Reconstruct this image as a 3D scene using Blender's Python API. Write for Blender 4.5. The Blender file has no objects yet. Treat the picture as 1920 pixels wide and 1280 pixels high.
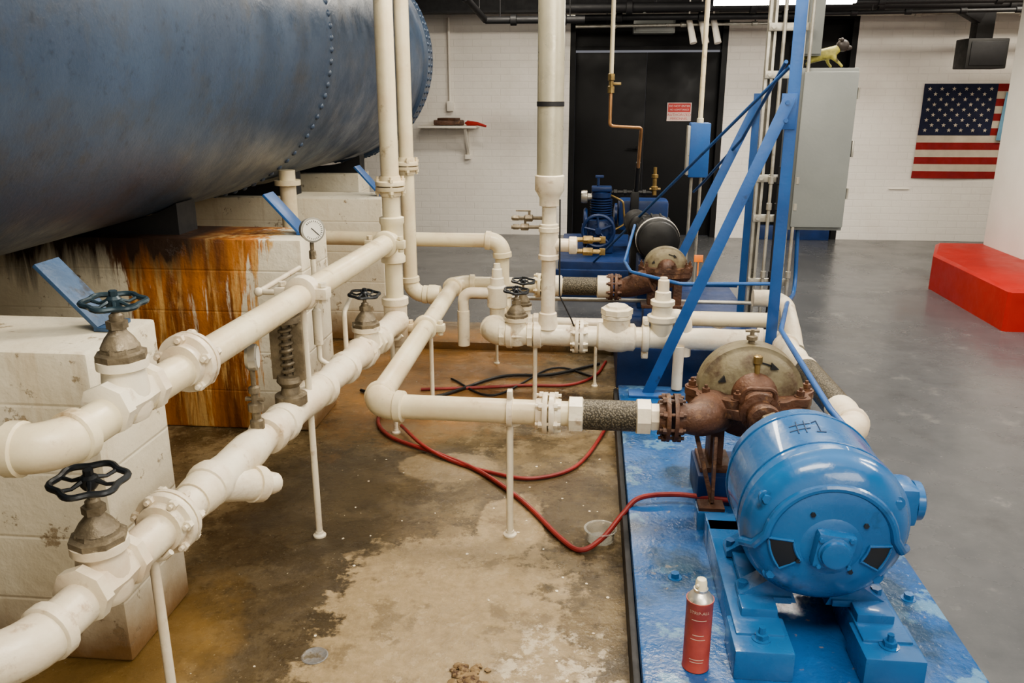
import bpy, bmesh, math, random
from mathutils import Vector as V, Matrix
random.seed(4)
PI=math.pi
COL=bpy.context.scene.collection
# ---------------------------------------------------------------- mesh helpers
def basis(a):
    a=V(a).normalized()
    h=V((0,0,1)) if abs(a.z)<.9 else V((1,0,0))
    u=h.cross(a).normalized(); w=a.cross(u).normalized()
    return a,u,w
def fillet(pts,rad,seg=8):
    pts=[V(p) for p in pts]; out=[pts[0]]
    for i in range(1,len(pts)-1):
        A,B,C=pts[i-1],pts[i],pts[i+1]
        out+=arc(A,B,C,rad,seg)
    out.append(pts[-1]); return out
def arc(A,B,C,rad,seg=8):
    A,B,C=V(A),V(B),V(C)
    a=(A-B).normalized(); c=(C-B).normalized()
    ang=a.angle(c)
    if ang>PI-.05: return [B]
    d=min(rad/math.tan(ang/2),(A-B).length*.49,(C-B).length*.49); r=d*math.tan(ang/2)
    o=B+(a+c).normalized()*(r/math.sin(ang/2))
    s=(B+a*d)-o; e=(B+c*d)-o; tot=s.angle(e); out=[]
    for k in range(seg+1):
        t=k/seg
        out.append(o+(s*math.sin((1-t)*tot)+e*math.sin(t*tot))/math.sin(tot))
    return out
def spline(pts,n=8):
    P=[V(p) for p in pts]; P=[P[0]*2-P[1]]+P+[P[-1]*2-P[-2]]; out=[]
    for i in range(1,len(P)-2):
        for k in range(n):
            t=k/n; a,b,c,d=P[i-1],P[i],P[i+1],P[i+2]
            out.append(.5*((2*b)+(c-a)*t+(2*a-5*b+4*c-d)*t*t+(3*b-a-3*c+d)*t**3))
    out.append(P[-2]); return out
def subdiv(pts,step):
    out=[]
    for a,b in zip(pts[:-1],pts[1:]):
        n=max(1,int((b-a).length/step))
        for k in range(n): out.append(a.lerp(b,k/n))
    out.append(pts[-1]); return out
class MB:
    def __init__(s): s.bm=bmesh.new(); s.mi=0
    def face(s,vs):
        try:
            f=s.bm.faces.new(vs); f.material_index=s.mi; return f
        except ValueError: return None
    def sweep(s,pts,r,n=16,cap=True,closed=False):
        pts=[V(p) for p in pts]; N=len(pts); rings=[]
        rr=r if isinstance(r,(list,tuple)) else [r]*N
        T=[]
        for i in range(N):
            if closed: t=pts[(i+1)%N]-pts[i-1]
            else: t=pts[min(i+1,N-1)]-pts[max(i-1,0)]
            T.append(t.normalized())
        _,u,_=basis(T[0])
        for i in range(N):
            u=(u-T[i]*u.dot(T[i])).normalized(); w=T[i].cross(u)
            rings.append([s.bm.verts.new(pts[i]+(u*math.cos(2*PI*k/n)+w*math.sin(2*PI*k/n))*rr[i]) for k in range(n)])
        for i in range(N if closed else N-1):
            a,b=rings[i],rings[(i+1)%N]
            for k in range(n): s.face([a[k],a[(k+1)%n],b[(k+1)%n],b[k]])
        if cap and not closed:
            s.face(rings[0][::-1]); s.face(rings[-1])
        return s
    def cyl(s,a,b,r,n=20,r2=None):
        return s.sweep([a,b],[r,r if r2 is None else r2],n)
    def lathe(s,o,ax,prof,n=28,a0=0,a1=2*PI):
        o=V(o); a,u,w=basis(ax); rings=[]; full=abs(a1-a0-2*PI)<1e-4
        m=n if full else n+1
        for t,r in prof:
            r=max(r,1e-4)
            rings.append([s.bm.verts.new(o+a*t+(u*math.cos(a0+(a1-a0)*k/n)+w*math.sin(a0+(a1-a0)*k/n))*r) for k in range(m)])
        for i in range(len(rings)-1):
            A,B=rings[i],rings[i+1]
            for k in range(m if full else m-1): s.face([A[k],A[(k+1)%m],B[(k+1)%m],B[k]])
        s.face(rings[0][::-1]); s.face(rings[-1]); return s
    def box(s,c,sz,rot=None,bev=0):
        c=V(c); R=rot or Matrix.Identity(3)
        vs=[]
        for x in(-1,1):
            for y in(-1,1):
                for z in(-1,1): vs.append(s.bm.verts.new(c+R@V((x*sz[0]/2,y*sz[1]/2,z*sz[2]/2))))
        fs=[s.face([vs[i] for i in q]) for q in((0,1,3,2),(4,6,7,5),(0,4,5,1),(2,3,7,6),(0,2,6,4),(1,5,7,3))]
        if bev>0:
            es=set(e for f in fs for e in f.edges)
            g=bmesh.ops.bevel(s.bm,geom=list(es),offset=bev,segments=2,affect='EDGES',profile=.6)
            for f in g['faces']: f.material_index=s.mi
        return s
    def bar(s,a,b,w,t,up=(0,0,1),bev=.002):
        a,b=V(a),V(b); d=(b-a).normalized(); up=V(up); x=d.cross(up).normalized(); z=x.cross(d)
        R=Matrix((x,d,z)).transposed()
        return s.box((a+b)/2,(w,(b-a).length,t),R,bev)
    def prism(s,poly,z0,z1,fn=lambda x,y,z:V((x,y,z))):
        a=[s.bm.verts.new(fn(x,y,z0)) for x,y in poly]; b=[s.bm.verts.new(fn(x,y,z1)) for x,y in poly]
        s.face(a[::-1]); s.face(b); n=len(poly)
        for i in range(n): s.face([a[i],a[(i+1)%n],b[(i+1)%n],b[i]])
        return s
    def hexn(s,o,ax,r,h): return s.cyl(o,V(o)+V(ax).normalized()*h,r,6)
    def ball(s,c,r,sc=(1,1,1),n=12):
        m=Matrix.Translation(V(c))@Matrix.Diagonal((sc[0],sc[1],sc[2],1))
        bmesh.ops.create_uvsphere(s.bm,u_segments=n*2,v_segments=n,radius=r,matrix=m)
        return s
    def mesh(s,name,mats,org=(0,0,0),ang=.6):
        bm=s.bm; bmesh.ops.recalc_face_normals(bm,faces=bm.faces[:])
        for f in bm.faces: f.smooth=True
        for e in bm.edges:
            if len(e.link_faces)==2 and e.calc_face_angle(0)>ang: e.smooth=False
        bmesh.ops.translate(bm,verts=bm.verts[:],vec=-V(org))
        me=bpy.data.meshes.new(name); bm.to_mesh(me); bm.free()
        for m in (mats if isinstance(mats,(list,tuple)) else [mats]): me.materials.append(m)
        return me
class Thing:
    def __init__(s,name,label,cat,org,group=None):
        e=bpy.data.objects.new(name,None); e.empty_display_size=.05; e.location=V(org); COL.objects.link(e)
        e["label"]=label; e["category"]=cat
        if group: e["group"]=group
        s.e=e; s.o=V(org)
    def part(s,name,mb,mat,parent=None,label=None,ang=.6):
        ob=bpy.data.objects.new(name,mb.mesh(name,mat,s.o,ang)); COL.objects.link(ob); ob.parent=parent or s.e
        if label: ob["label"]=label
        return ob
def solo(name,mb,mat,label,cat,org,group=None,ang=.6):
    ob=bpy.data.objects.new(name,mb.mesh(name,mat,org,ang)); ob.location=V(org); COL.objects.link(ob)
    ob["label"]=label; ob["category"]=cat
    if group: ob["group"]=group
    return ob
def struct(name,mb,mat,label):
    ob=bpy.data.objects.new(name,mb.mesh(name,mat)); COL.objects.link(ob); ob["kind"]="structure"; ob["label"]=label; ob["category"]="structure"; return ob
def textgeo(body,size,align='CENTER'):
    cu=bpy.data.curves.new('lettering','FONT'); cu.body=body; cu.size=size; cu.align_x=align
    ob=bpy.data.objects.new('lettering',cu); COL.objects.link(ob)
    dg=bpy.context.evaluated_depsgraph_get(); dg.update()
    me=bpy.data.meshes.new_from_object(ob.evaluated_get(dg))
    vs=[v.co.copy() for v in me.vertices]; fs=[list(p.vertices) for p in me.polygons]
    bpy.data.objects.remove(ob); bpy.data.curves.remove(cu); bpy.data.meshes.remove(me)
    return vs,fs
def addtext(mb,body,size,fn,align='CENTER'):
    vs,fs=textgeo(body,size,align)
    b=[mb.bm.verts.new(fn(v.x,v.y)) for v in vs]
    for f in fs: mb.face([b[i] for i in f])
# ---------------------------------------------------------------- materials
class NT:
    def __init__(s,name):
        s.m=bpy.data.materials.new(name); s.m.use_nodes=True; s.t=s.m.node_tree; s.b=s.t.nodes['Principled BSDF']
    def n(s,typ,ins=None,**pr):
        nd=s.t.nodes.new(typ)
        for k,v in pr.items(): setattr(nd,k,v)
        for k,v in (ins or {}).items(): s.set(nd.inputs[k],v)
        return nd
    def set(s,sock,v):
        if isinstance(v,bpy.types.NodeSocket): s.t.links.new(v,sock)
        else:
            if isinstance(v,tuple) and len(v)==3 and sock.type=='RGBA': v=v+(1,)
            sock.default_value=v
    def math(s,op,a,b=0.0,clamp=False):
        nd=s.n('ShaderNodeMath',operation=op,use_clamp=clamp); s.set(nd.inputs[0],a); s.set(nd.inputs[1],b); return nd.outputs[0]
    def noise(s,vec,scale,detail=4,rough=.55,dist=0.0):
        return s.n('ShaderNodeTexNoise',{'Vector':vec,'Scale':scale,'Detail':detail,'Roughness':rough,'Distortion':dist}).outputs['Fac']
    def rng(s,v,a,b,c=0.0,d=1.0):
        return s.n('ShaderNodeMapRange',{'Value':v,'From Min':a,'From Max':b,'To Min':c,'To Max':d},clamp=True).outputs[0]
    def mix(s,f,a,b):
        nd=s.n('ShaderNodeMix',data_type='RGBA'); s.set(nd.inputs[0],f); s.set(nd.inputs[6],a); s.set(nd.inputs[7],b); return nd.outputs[2]
    def bump(s,h,st,dist=.01):
        return s.n('ShaderNodeBump',{'Height':h,'Strength':st,'Distance':dist}).outputs[0]
    def out(s,**k):
        for a,v in k.items(): s.set(s.b.inputs[a.replace('_',' ')],v)
        return s.m
def mat(name,c,rough=.5,metal=0.0,c2=None,sc=6,dirt=None,dlo=.58,dhi=.7,dsc=9,bump=.15,bsc=60,coat=0.0,tint=None):
    s=NT(name); P=s.n('ShaderNodeNewGeometry').outputs['Position']
    if c2 is None: c2=tuple(x*.8 for x in c)
    col=s.mix(s.rng(s.noise(P,sc),.35,.65),c,c2)
    if tint: col=s.mix(s.rng(s.noise(P,4.3,6,.65),.46,.70,0,.7),col,tint)
    r=s.rng(s.noise(P,sc*3),.3,.7,max(rough-.08,.02),rough+.1)
    if dirt: col=s.mix(s.rng(s.noise(P,dsc,8,.65),dlo,dhi),col,dirt)
    h=s.math('ADD',s.noise(P,bsc,5),s.math('MULTIPLY',s.noise(P,bsc*.35,3),1.2))
    b=s.bump(h,bump,.004)
    s.out(Base_Color=col,Roughness=r,Metallic=metal,Normal=b,Coat_Weight=coat)
    return s.m
cream=mat('cream_painted_pipe',(.72,.645,.46),.33,0,(.64,.56,.38),3,(.28,.19,.10),.62,.76,9,.35,25,0,(.56,.43,.28))
white=mat('white_painted_pipe',(.75,.69,.55),.33,0,(.67,.60,.45),4,(.30,.19,.11),.60,.74,12,.5,30,0,(.58,.44,.31))
wrap=mat('white_wrapped_insulation',(.74,.68,.54),.5,0,(.64,.56,.41),6,(.38,.26,.15),.60,.74,14,1,26,0,(.54,.41,.29))
bronze=mat('weathered_bronze',(.23,.19,.13),.5,.35,(.13,.105,.07),20,(.48,.43,.33),.62,.75,25,.8,50)
black=mat('black_iron',(.012,.014,.018),.35,.2,(.03,.035,.04),15)
teal=mat('dark_teal_iron',(.03,.055,.07),.35,.2,(.015,.03,.04),15)
rust=mat('rusty_iron',(.125,.058,.032),.52,.1,(.055,.028,.018),11,(.22,.115,.055),.56,.70,22,.9,60)
tan=mat('stained_olive_casting',(.20,.170,.100),.5,.1,(.14,.115,.065),5,(.075,.046,.026),.50,.66,9,.5,50)
blue=mat('blue_gloss_paint',(.030,.135,.325),.25,0,(.020,.100,.26),3,(.012,.045,.10),.62,.76,8,.4,20,.3)
s=NT('blue_deck_paint'); P=s.n('ShaderNodeNewGeometry').outputs['Position']
c=s.mix(s.rng(s.noise(P,3,6),.35,.65),(.020,.11,.31),(.012,.07,.21)); c=s.mix(s.rng(s.noise(P,6,9,.7),.56,.60,0,.8),c,(.12,.25,.38)); c=s.mix(s.rng(s.noise(P,2.3,7,.6),.53,.62,0,.85),c,(.012,.04,.075)); c=s.mix(s.rng(s.noise(P,40,5,.6),.64,.70,0,.6),c,(.25,.20,.14))
bluebase=s.out(Base_Color=c,Roughness=s.rng(s.noise(P,5,6),.42,.6,.16,.42),Normal=s.bump(s.math('ADD',s.noise(P,14,6),s.math('MULTIPLY',s.noise(P,60,4),.5)),.6,.008),Coat_Weight=.3,Coat_Roughness=.22)
steelblue=mat('blue_steel_paint',(.025,.105,.31),.4,0,(.02,.075,.23),3,(.02,.04,.09),.62,.74,10)
dullblue=mat('dull_blue_bracket_paint',(.045,.10,.20),.5,0,(.03,.07,.14),6,(.02,.025,.035),.56,.68,14,.5)
darkblue=mat('dark_blue_paint',(.010,.035,.13),.4,0,(.008,.024,.080),5)
galv=mat('galvanised_steel',(.50,.48,.42),.35,.6,(.36,.34,.29),12,(.2,.16,.11),.62,.72,20)
galv2=mat('old_galvanised_duct',(.42,.39,.29),.32,.4,(.53,.50,.38),5,(.3,.26,.18),.6,.75,8)
greybox=mat('grey_enamel',(.225,.235,.220),.38,0,(.19,.20,.19),2)
copper=mat('copper',(.60,.33,.16),.35,.8,(.4,.22,.1),10)
brass=mat('brass',(.35,.25,.10),.4,.7,(.2,.14,.06),20)
redhose=mat('red_rubber',(.27,.028,.024),.42,0,(.18,.02,.018),10)
blackrub=mat('black_rubber',(.015,.015,.015),.5)
blackdoor=mat('black_door_paint',(.006,.006,.0065),.5,0,(.009,.009,.0095),1.5,bump=.1,bsc=8); blackdoor.node_tree.nodes['Principled BSDF'].inputs['Specular IOR Level'].default_value=.25
darkceil=mat('dark_ceiling',(.03,.03,.032),.8)
darkpipe=mat('dark_pipe',(.025,.025,.027),.55,.3)
redpaint=mat('red_floor_paint',(.38,.018,.012),.38,0,(.31,.015,.010),2,(.16,.015,.012),.66,.78,5,.4,18)
whitepaint=mat('white_column_paint',(.78,.74,.66),.5,0,(.72,.67,.59),2)
redlab=mat('red_can_label',(.42,.085,.06),.4,0,(.33,.06,.045),20,(.55,.36,.28),.68,.75,30)
canmetal=mat('can_metal',(.75,.72,.65),.3,.8)
yel=mat('cream_plastic',(.80,.74,.55),.4)
printm=mat('pale_label_print',(.62,.42,.32),.5)
flagred=mat('flag_red',(.27,.018,.018),.85); flagwhite=mat('flag_white',(.56,.49,.39),.85); flagblue=mat('flag_blue',(.012,.016,.045),.85)
orange=mat('orange_tag',(.9,.25,.04),.5)
lightblue=mat('light_blue_paper',(.16,.33,.46),.6)
signred=mat('sign_red',(.50,.04,.035),.5); signwhite=mat('sign_pinkish_white',(.74,.58,.52),.5)
beast=mat('yellow_green_plastic',(.38,.34,.08),.5,0,(.22,.20,.05),30,(.05,.04,.02),.58,.66,30)
beasth=mat('dark_brown_plastic',(.04,.03,.025),.5)
crumb=mat('rust_scale',(.16,.10,.045),.8,0,(.26,.18,.09),30,(.06,.03,.015),.5,.6,40,1)
capm=mat('dull_grey_cap',(.13,.13,.13),.5,.1,(.21,.19,.17),30,(.10,.08,.05),.5,.6,30,.5)
s=NT('clear_plastic'); plastic=s.out(Base_Color=(.85,.85,.8,1),Roughness=.15,Transmission_Weight=.85,IOR=1.2)
s=NT('gauge_face'); gface=s.out(Base_Color=(.8,.78,.7,1),Roughness=.3)
s=NT('gauge_ink'); ink=s.out(Base_Color=(.02,.02,.02,1),Roughness=.5)
s=NT('marker_ink'); marker=s.out(Base_Color=(.012,.035,.09,1),Roughness=.6)
s=NT('fluorescent_tube'); tube=s.out(Base_Color=(1,1,1,1),Emission_Color=(1,.96,.88,1),Emission_Strength=14.0)
s=NT('braided_stainless'); P=s.n('ShaderNodeNewGeometry').outputs['Position']
vor=s.n('ShaderNodeTexVoronoi',{'Vector':P,'Scale':150.0}).outputs['Distance']
braid=s.out(Base_Color=s.mix(s.rng(vor,.1,.6),(.21,.18,.125),(.05,.042,.028)),Roughness=.5,Metallic=.2,Normal=s.bump(vor,.7,.003))
# tank paint
s=NT('tank_slate_blue'); P=s.n('ShaderNodeNewGeometry').outputs['Position']
c=s.mix(s.rng(s.noise(P,1.2,6),.35,.7),(.054,.086,.142),(.032,.050,.084))
c=s.mix(s.rng(s.noise(P,4,9,.72),.50,.70,0,.8),c,(.055,.060,.068)); c=s.mix(s.rng(s.noise(P,22,8,.7),.56,.70,0,.6),c,(.018,.026,.042))
h=s.math('ADD',s.noise(P,60,5),s.math('MULTIPLY',s.noise(P,4,3),1.2))
tankm=s.out(Base_Color=c,Roughness=s.rng(s.noise(P,5,7,.65),.35,.65,.28,.52),Normal=s.bump(h,.28,.005),Coat_Weight=.15,Coat_Roughness=.4)
def pier_mat(name,rusty):
    s=NT(name); P=s.n('ShaderNodeNewGeometry').outputs['Position']; sp=s.n('ShaderNodeSeparateXYZ',{'Vector':P})
    x,y,z=sp.outputs
    m=s.n('ShaderNodeMapping',{'Vector':P,'Scale':(1,1,.10)}).outputs[0]
    c=s.mix(s.rng(s.noise(P,3,6),.35,.7),(.78,.73,.59),(.66,.59,.44))
    c=s.mix(s.math('MULTIPLY',s.rng(s.noise(m,11,7,.65),.58,.74),.45),c,(.42,.29,.15))
    low=s.math('ADD',s.rng(z,.30,.0,0,.75),s.math('MULTIPLY',s.noise(P,6,6),.5))
    c=s.mix(s.rng(low,.45,.95),c,(.24,.14,.06))
    c=s.mix(s.rng(s.noise(P,11,9,.72),.60,.64,0,.8),c,(.30,.22,.13))
    if rusty:
        st=s.noise(m,14,8,.68,.4); st2=s.noise(m,7,8,.68,.3)
        band=s.math('MULTIPLY',s.rng(x,-1.42,-1.72),s.rng(x,-2.36,-2.14))
        f=s.math('ADD',s.math('MULTIPLY',band,.66),s.math('MULTIPLY',s.math('SUBTRACT',st,.5),1.7))
        f=s.math('ADD',f,s.math('MULTIPLY',s.noise(P,5,8,.7),.28))
        f=s.math('ADD',f,s.math('MULTIPLY',s.math('MULTIPLY',s.rng(z,.76,.93),s.rng(x,-1.33,-1.55)),.25))
        rc=s.mix(s.rng(st2,.38,.60),(.15,.050,.016),(.52,.20,.045))
        rc=s.mix(s.rng(st,.50,.60,0,.9),rc,(.70,.45,.18))
        rc=s.mix(s.rng(s.noise(m,24,9,.7),.54,.66,0,.7),rc,(.08,.032,.015))
        c=s.mix(s.rng(f,.5,.60),c,rc)
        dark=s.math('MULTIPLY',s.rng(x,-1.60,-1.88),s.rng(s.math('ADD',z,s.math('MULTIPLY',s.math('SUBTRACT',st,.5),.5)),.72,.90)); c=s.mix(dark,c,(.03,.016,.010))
    jn=s.math('PINGPONG',z,.1)
    h=s.math('ADD',s.noise(P,14,8,.6),s.math('MULTIPLY',s.rng(jn,.0,.007),.35))
    h=s.math('ADD',h,s.math('MULTIPLY',s.rng(s.noise(P,11,9,.72),.60,.64),-.25))
    return s.out(Base_Color=c,Roughness=.45,Normal=s.bump(h,.5,.012))
pierm=pier_mat('painted_concrete_pier',False); pierr=pier_mat('rust_streaked_pier',True)
def brick_mat(name,axis,col=(.76,.72,.66)):
    s=NT(name); P=s.n('ShaderNodeNewGeometry').outputs['Position']; sp=s.n('ShaderNodeSeparateXYZ',{'Vector':P})
    vv=s.n('ShaderNodeCombineXYZ',{'X':sp.outputs[axis],'Y':sp.outputs[2]}).outputs[0]
    b=s.n('ShaderNodeTexBrick',{'Vector':vv,'Scale':1.0,'Mortar Size':.007,'Mortar Smooth':1.0,'Brick Width':.21,'Row Height':.075,'Color1':(1,1,1,1),'Color2':(.8,.8,.8,1),'Mortar':(0,0,0,1)})
    bc=b.outputs['Color']
    c=s.mix(bc,tuple(k*.91 for k in col),col); c=s.mix(s.rng(s.noise(P,2.5,6),.5,.75,0,.5),c,(.60,.54,.48)); c=s.mix(s.rng(s.noise(P,30,6,.7),.60,.70,0,.25),c,(.45,.40,.35))
    h=s.math('ADD',s.math('MULTIPLY',s.noise(P,14,5),1.6),s.math('MULTIPLY',bc,.7))
    return s.out(Base_Color=c,Roughness=.6,Normal=s.bump(h,.32,.006))
brx=brick_mat('painted_brick',0); bry=brick_mat('painted_brick_side',1)
# floor
s=NT('workshop_floor'); P=s.n('ShaderNodeNewGeometry').outputs['Position']; sp=s.n('ShaderNodeSeparateXYZ',{'Vector':P}); x,y,z=sp.outputs
n1=s.noise(P,2.1,9,.68); n2=s.noise(P,6,9,.7); n3=s.noise(P,26,8,.7); n5=s.noise(P,70,5,.6)
g=s.mix(s.rng(n2,.35,.68),(.078,.081,.086),(.103,.105,.109)); g=s.mix(s.rng(n5,.64,.70,0,.22),g,(.24,.235,.22)); g=s.mix(s.rng(s.noise(P,3,9,.7),.60,.64,0,.35),g,(.18,.175,.165)); g=s.mix(s.rng(s.noise(P,1.6,8,.65),.56,.68,0,.4),g,(.055,.056,.058))
b=s.mix(s.rng(n1,.40,.60),(.056,.040,.019),(.155,.112,.058)); b=s.mix(s.rng(n2,.50,.60,0,.8),b,(.21,.158,.088)); b=s.mix(s.rng(n3,.54,.62,0,.55),b,(.042,.030,.016))
b=s.mix(s.rng(n5,.60,.68,0,.5),b,(.31,.245,.155))
wob=s.math('ADD',s.math('MULTIPLY',s.math('SUBTRACT',s.noise(P,2.8,11,.70),.5),3.2),s.math('MULTIPLY',s.math('SUBTRACT',n3,.5),.6))
def blob(cx,cy,sx,sy,k=1.0):
    dx=s.math('DIVIDE',s.math('SUBTRACT',x,cx),sx); dy=s.math('DIVIDE',s.math('SUBTRACT',y,cy),sy)
    d=s.math('SQRT',s.math('ADD',s.math('MULTIPLY',dx,dx),s.math('MULTIPLY',dy,dy)))
    return s.math('ADD',d,s.math('MULTIPLY',wob,k))
tanc=s.mix(s.rng(n3,.35,.65),(.33,.25,.145),(.22,.162,.090)); tanc=s.mix(s.rng(n2,.54,.60,0,.65),tanc,(.115,.082,.043)); tanc=s.mix(s.rng(s.noise(P,13,9,.72),.56,.60,0,.5),tanc,(.43,.34,.22))
pd=s.rng(blob(-1.0,2.9,.45,.6,.4),1.25,.6); b=s.mix(s.math('MULTIPLY',pd,.7),b,(.032,.022,.011))
pd2=s.rng(blob(-.88,2.2,.26,.40,.4),1.2,.6); b=s.mix(s.math('MULTIPLY',pd2,.65),b,(.036,.025,.013))
pd3=s.rng(blob(-.15,3.1,.30,.35,.5),1.1,.7); b=s.mix(s.math('MULTIPLY',pd3,.5),b,(.042,.030,.016))
p1=s.rng(blob(-.42,2.28,.42,.52,.7),1.06,.95,0,.9); b=s.mix(p1,b,tanc)
p3=s.rng(blob(-.28,2.85,.12,.25,.6),1.06,.95,0,.85); b=s.mix(p3,b,tanc)
p4=s.rng(blob(-.60,3.35,.22,.16,.5),1.06,.95,0,.5); b=s.mix(p4,b,tanc)
pw=s.rng(blob(-.06,2.0,.18,.28),1.1,.8,0,.75); b=s.mix(s.math('MULTIPLY',pw,s.rng(s.noise(P,17,9,.72),.50,.56)),b,(.50,.43,.31))
po=s.rng(blob(-.95,4.6,.75,.9,.6),1.25,.75,0,.85); b=s.mix(po,b,s.mix(s.rng(n2,.35,.65),(.32,.16,.05),(.17,.10,.045)))
py_=s.rng(blob(-1.35,1.9,.3,.5,.5),1.2,.6); b=s.mix(s.math('MULTIPLY',py_,.7),b,(.26,.155,.045))
fl=s.rng(s.noise(P,85,3,.5),.70,.73); b=s.mix(s.math('MULTIPLY',fl,s.rng(n2,.4,.6)),b,(.50,.44,.31))
mk=s.math('MULTIPLY',s.rng(x,.32,.22),s.rng(s.math('ADD',y,s.math('MULTIPLY',wob,.3)),5.7,5.6))
c=s.mix(mk,g,b)
rr=s.mix(mk,s.rng(s.noise(P,1.8,6,.6),.35,.65,.17,.32),s.rng(s.noise(P,2.6,7),.44,.62,.08,.45))
h=s.math('ADD',n2,s.math('MULTIPLY',n3,.5))
floorm=s.out(Base_Color=c,Roughness=rr,Normal=s.bump(h,s.math('ADD',s.math('MULTIPLY',mk,.45),.05),.012))
# ---------------------------------------------------------------- room
X0,X1,Y0,Y1,ZC=-3.9,6.2,-1.6,9.7,3.1
m=MB().box(((X0+X1)/2,(Y0+Y1)/2,-.05),(X1-X0+.4,Y1-Y0+.4,.1)); struct('floor',m,floorm,'stained wet concrete floor beside grey painted floor')
m=MB().box(((X0+X1)/2,(Y0+Y1)/2,ZC+.05),(X1-X0+.4,Y1-Y0+.4,.1)); struct('ceiling',m,darkceil,'dark ceiling slab')
m=MB().box((X0-.05,(Y0+Y1)/2,ZC/2),(.1,Y1-Y0,ZC)); struct('wall_left',m,bry,'white painted brick wall')
m=MB().box((X1+.05,(Y0+Y1)/2,ZC/2),(.1,Y1-Y0,ZC)); struct('wall_right',m,bry,'white painted brick wall')
m=MB().box(((X0+X1)/2,Y0-.05,ZC/2),(X1-X0,.1,ZC)); struct('wall_front',m,brx,'white painted brick wall')
m=MB()
def wb(xa,xb,za,zb): m.box(((xa+xb)/2,Y1+.1,(za+zb)/2),(xb-xa,.2,zb-za))
D1=(-.27,1.44,2.42); D2=(1.93,2.80,2.42)
wb(X0,D1[0],0,ZC); wb(D1[1],D2[0],0,ZC); wb(D2[1],X1,0,ZC); wb(D1[0],D1[1],D1[2],ZC); wb(D2[0],D2[1],D2[2],ZC)
struct('wall_back',m,brx,'white painted brick wall with two doorways')
m=MB(); a,b_,t=D1
m.box((a+.03,9.78,t/2),(.06,.16,t)); m.box((b_-.03,9.78,t/2),(.06,.16,t)); m.box(((a+b_)/2,9.78,t-.03),(b_-a-.12,.16,.06)); m.box(((a+b_)/2,9.80,2.08),(b_-a-.12,.08,.04))
for k in(0,1):
    cx=a+.06+(b_-a-.12)*(.25+.5*k); w=(b_-a-.12)/2-.003
    m.box((cx,9.84,1.02),(w,.045,2.03),None,.003)
m.box(((a+b_)/2,9.84,2.25),(b_-a-.12,.03,.3))
m.cyl((.52,9.80,1.0),(.52,9.76,1.0),.02,12); m.cyl((.52,9.76,1.0),(.40,9.76,1.0),.009,8)
struct('door_1',m,blackdoor,'dull black double door with transom')
m=MB(); a,b_,t=D2
m.box((a+.03,9.78,t/2),(.06,.16,t)); m.box((b_-.03,9.78,t/2),(.06,.16,t)); m.box(((a+b_)/2,9.78,t-.03),(b_-a-.12,.16,.06)); m.box(((a+b_)/2,9.85,1.2),(b_-a-.12,.04,2.34),None,.004)
m.box(((a+b_)/2,9.82,1.5),(b_-a-.4,.02,1.2),None,.004)
struct('door_2',m,blackdoor,'dark doorway with black door')
m=MB().box(((a+b_)/2-.05,9.66,.08),(b_-a-.1,.08,.16),None,.005); struct('trim_2',m,darkblue,'blue painted door threshold')
m=MB()
m.box((1.1,9.3,2.60),(9.9,.02,.38)); m.box((1.1,9.3,2.42),(9.9,.2,.02)); m.box((1.1,9.3,2.78),(9.9,.2,.02))
struct('trim_1',m,darkceil,'dark steel ceiling beam')
m=MB().box((-.58,5.35,.02),(1.5,.5,.06),None,.01); solo('concrete_curb',m,floorm,'low rust-stained concrete curb across the floor','curb',(-.58,5.35,0))
# ---------------------------------------------------------------- tank
TX,TZ,TR=-2.38,1.9,.9
T=Thing('storage_tank','large dark slate-blue riveted steel tank lying on concrete piers','tank',(TX,3.3,1.0))
m=MB(); prof=[(-1.2,.3),(-1.15,.6),(-1.0,.8),(-.8,TR)]+[(k*.4,TR) for k in range(0,13)]+[(4.86,TR),(4.87,TR-.014),(5.3,TR-.02),(7.2,TR-.02),(7.6,TR-.014),(7.62,TR+.012),(7.86,TR+.012),(7.87,TR-.01)]
m.lathe((TX,0,TZ),(0,1,0),prof,128); T.part('tank_shell',m,tankm)
m=MB(); m.lathe((TX,7.86,TZ),(0,1,0),[(0,TR-.01),(.1,.8),(.2,.6),(.27,.3),(.29,0)],64); T.part('tank_head',m,tankm)
for yy,off,n in((4.83,.0,88),(7.68,.01,96),(7.8,.01,96),(1.0,0,88)):
    m=MB()
    for k in range(n):
        a=2*PI*k/n; d=V((math.cos(a),0,math.sin(a)))
        m.lathe(V((TX,yy,TZ))+d*(TR+off-.003),d,[(0,.020),(.007,.018),(.013,.011),(.016,.002)],8)
    o=T.part('rivet_seam',m,tankm); o["kind"]="stuff"
PT=.95
PY=[(1.94,2.30,-1.30,pierm),(3.68,4.07,-1.33,pierr),(5.25,5.62,-1.34,pierm),(6.9,7.25,-1.95,pierm)]
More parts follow.
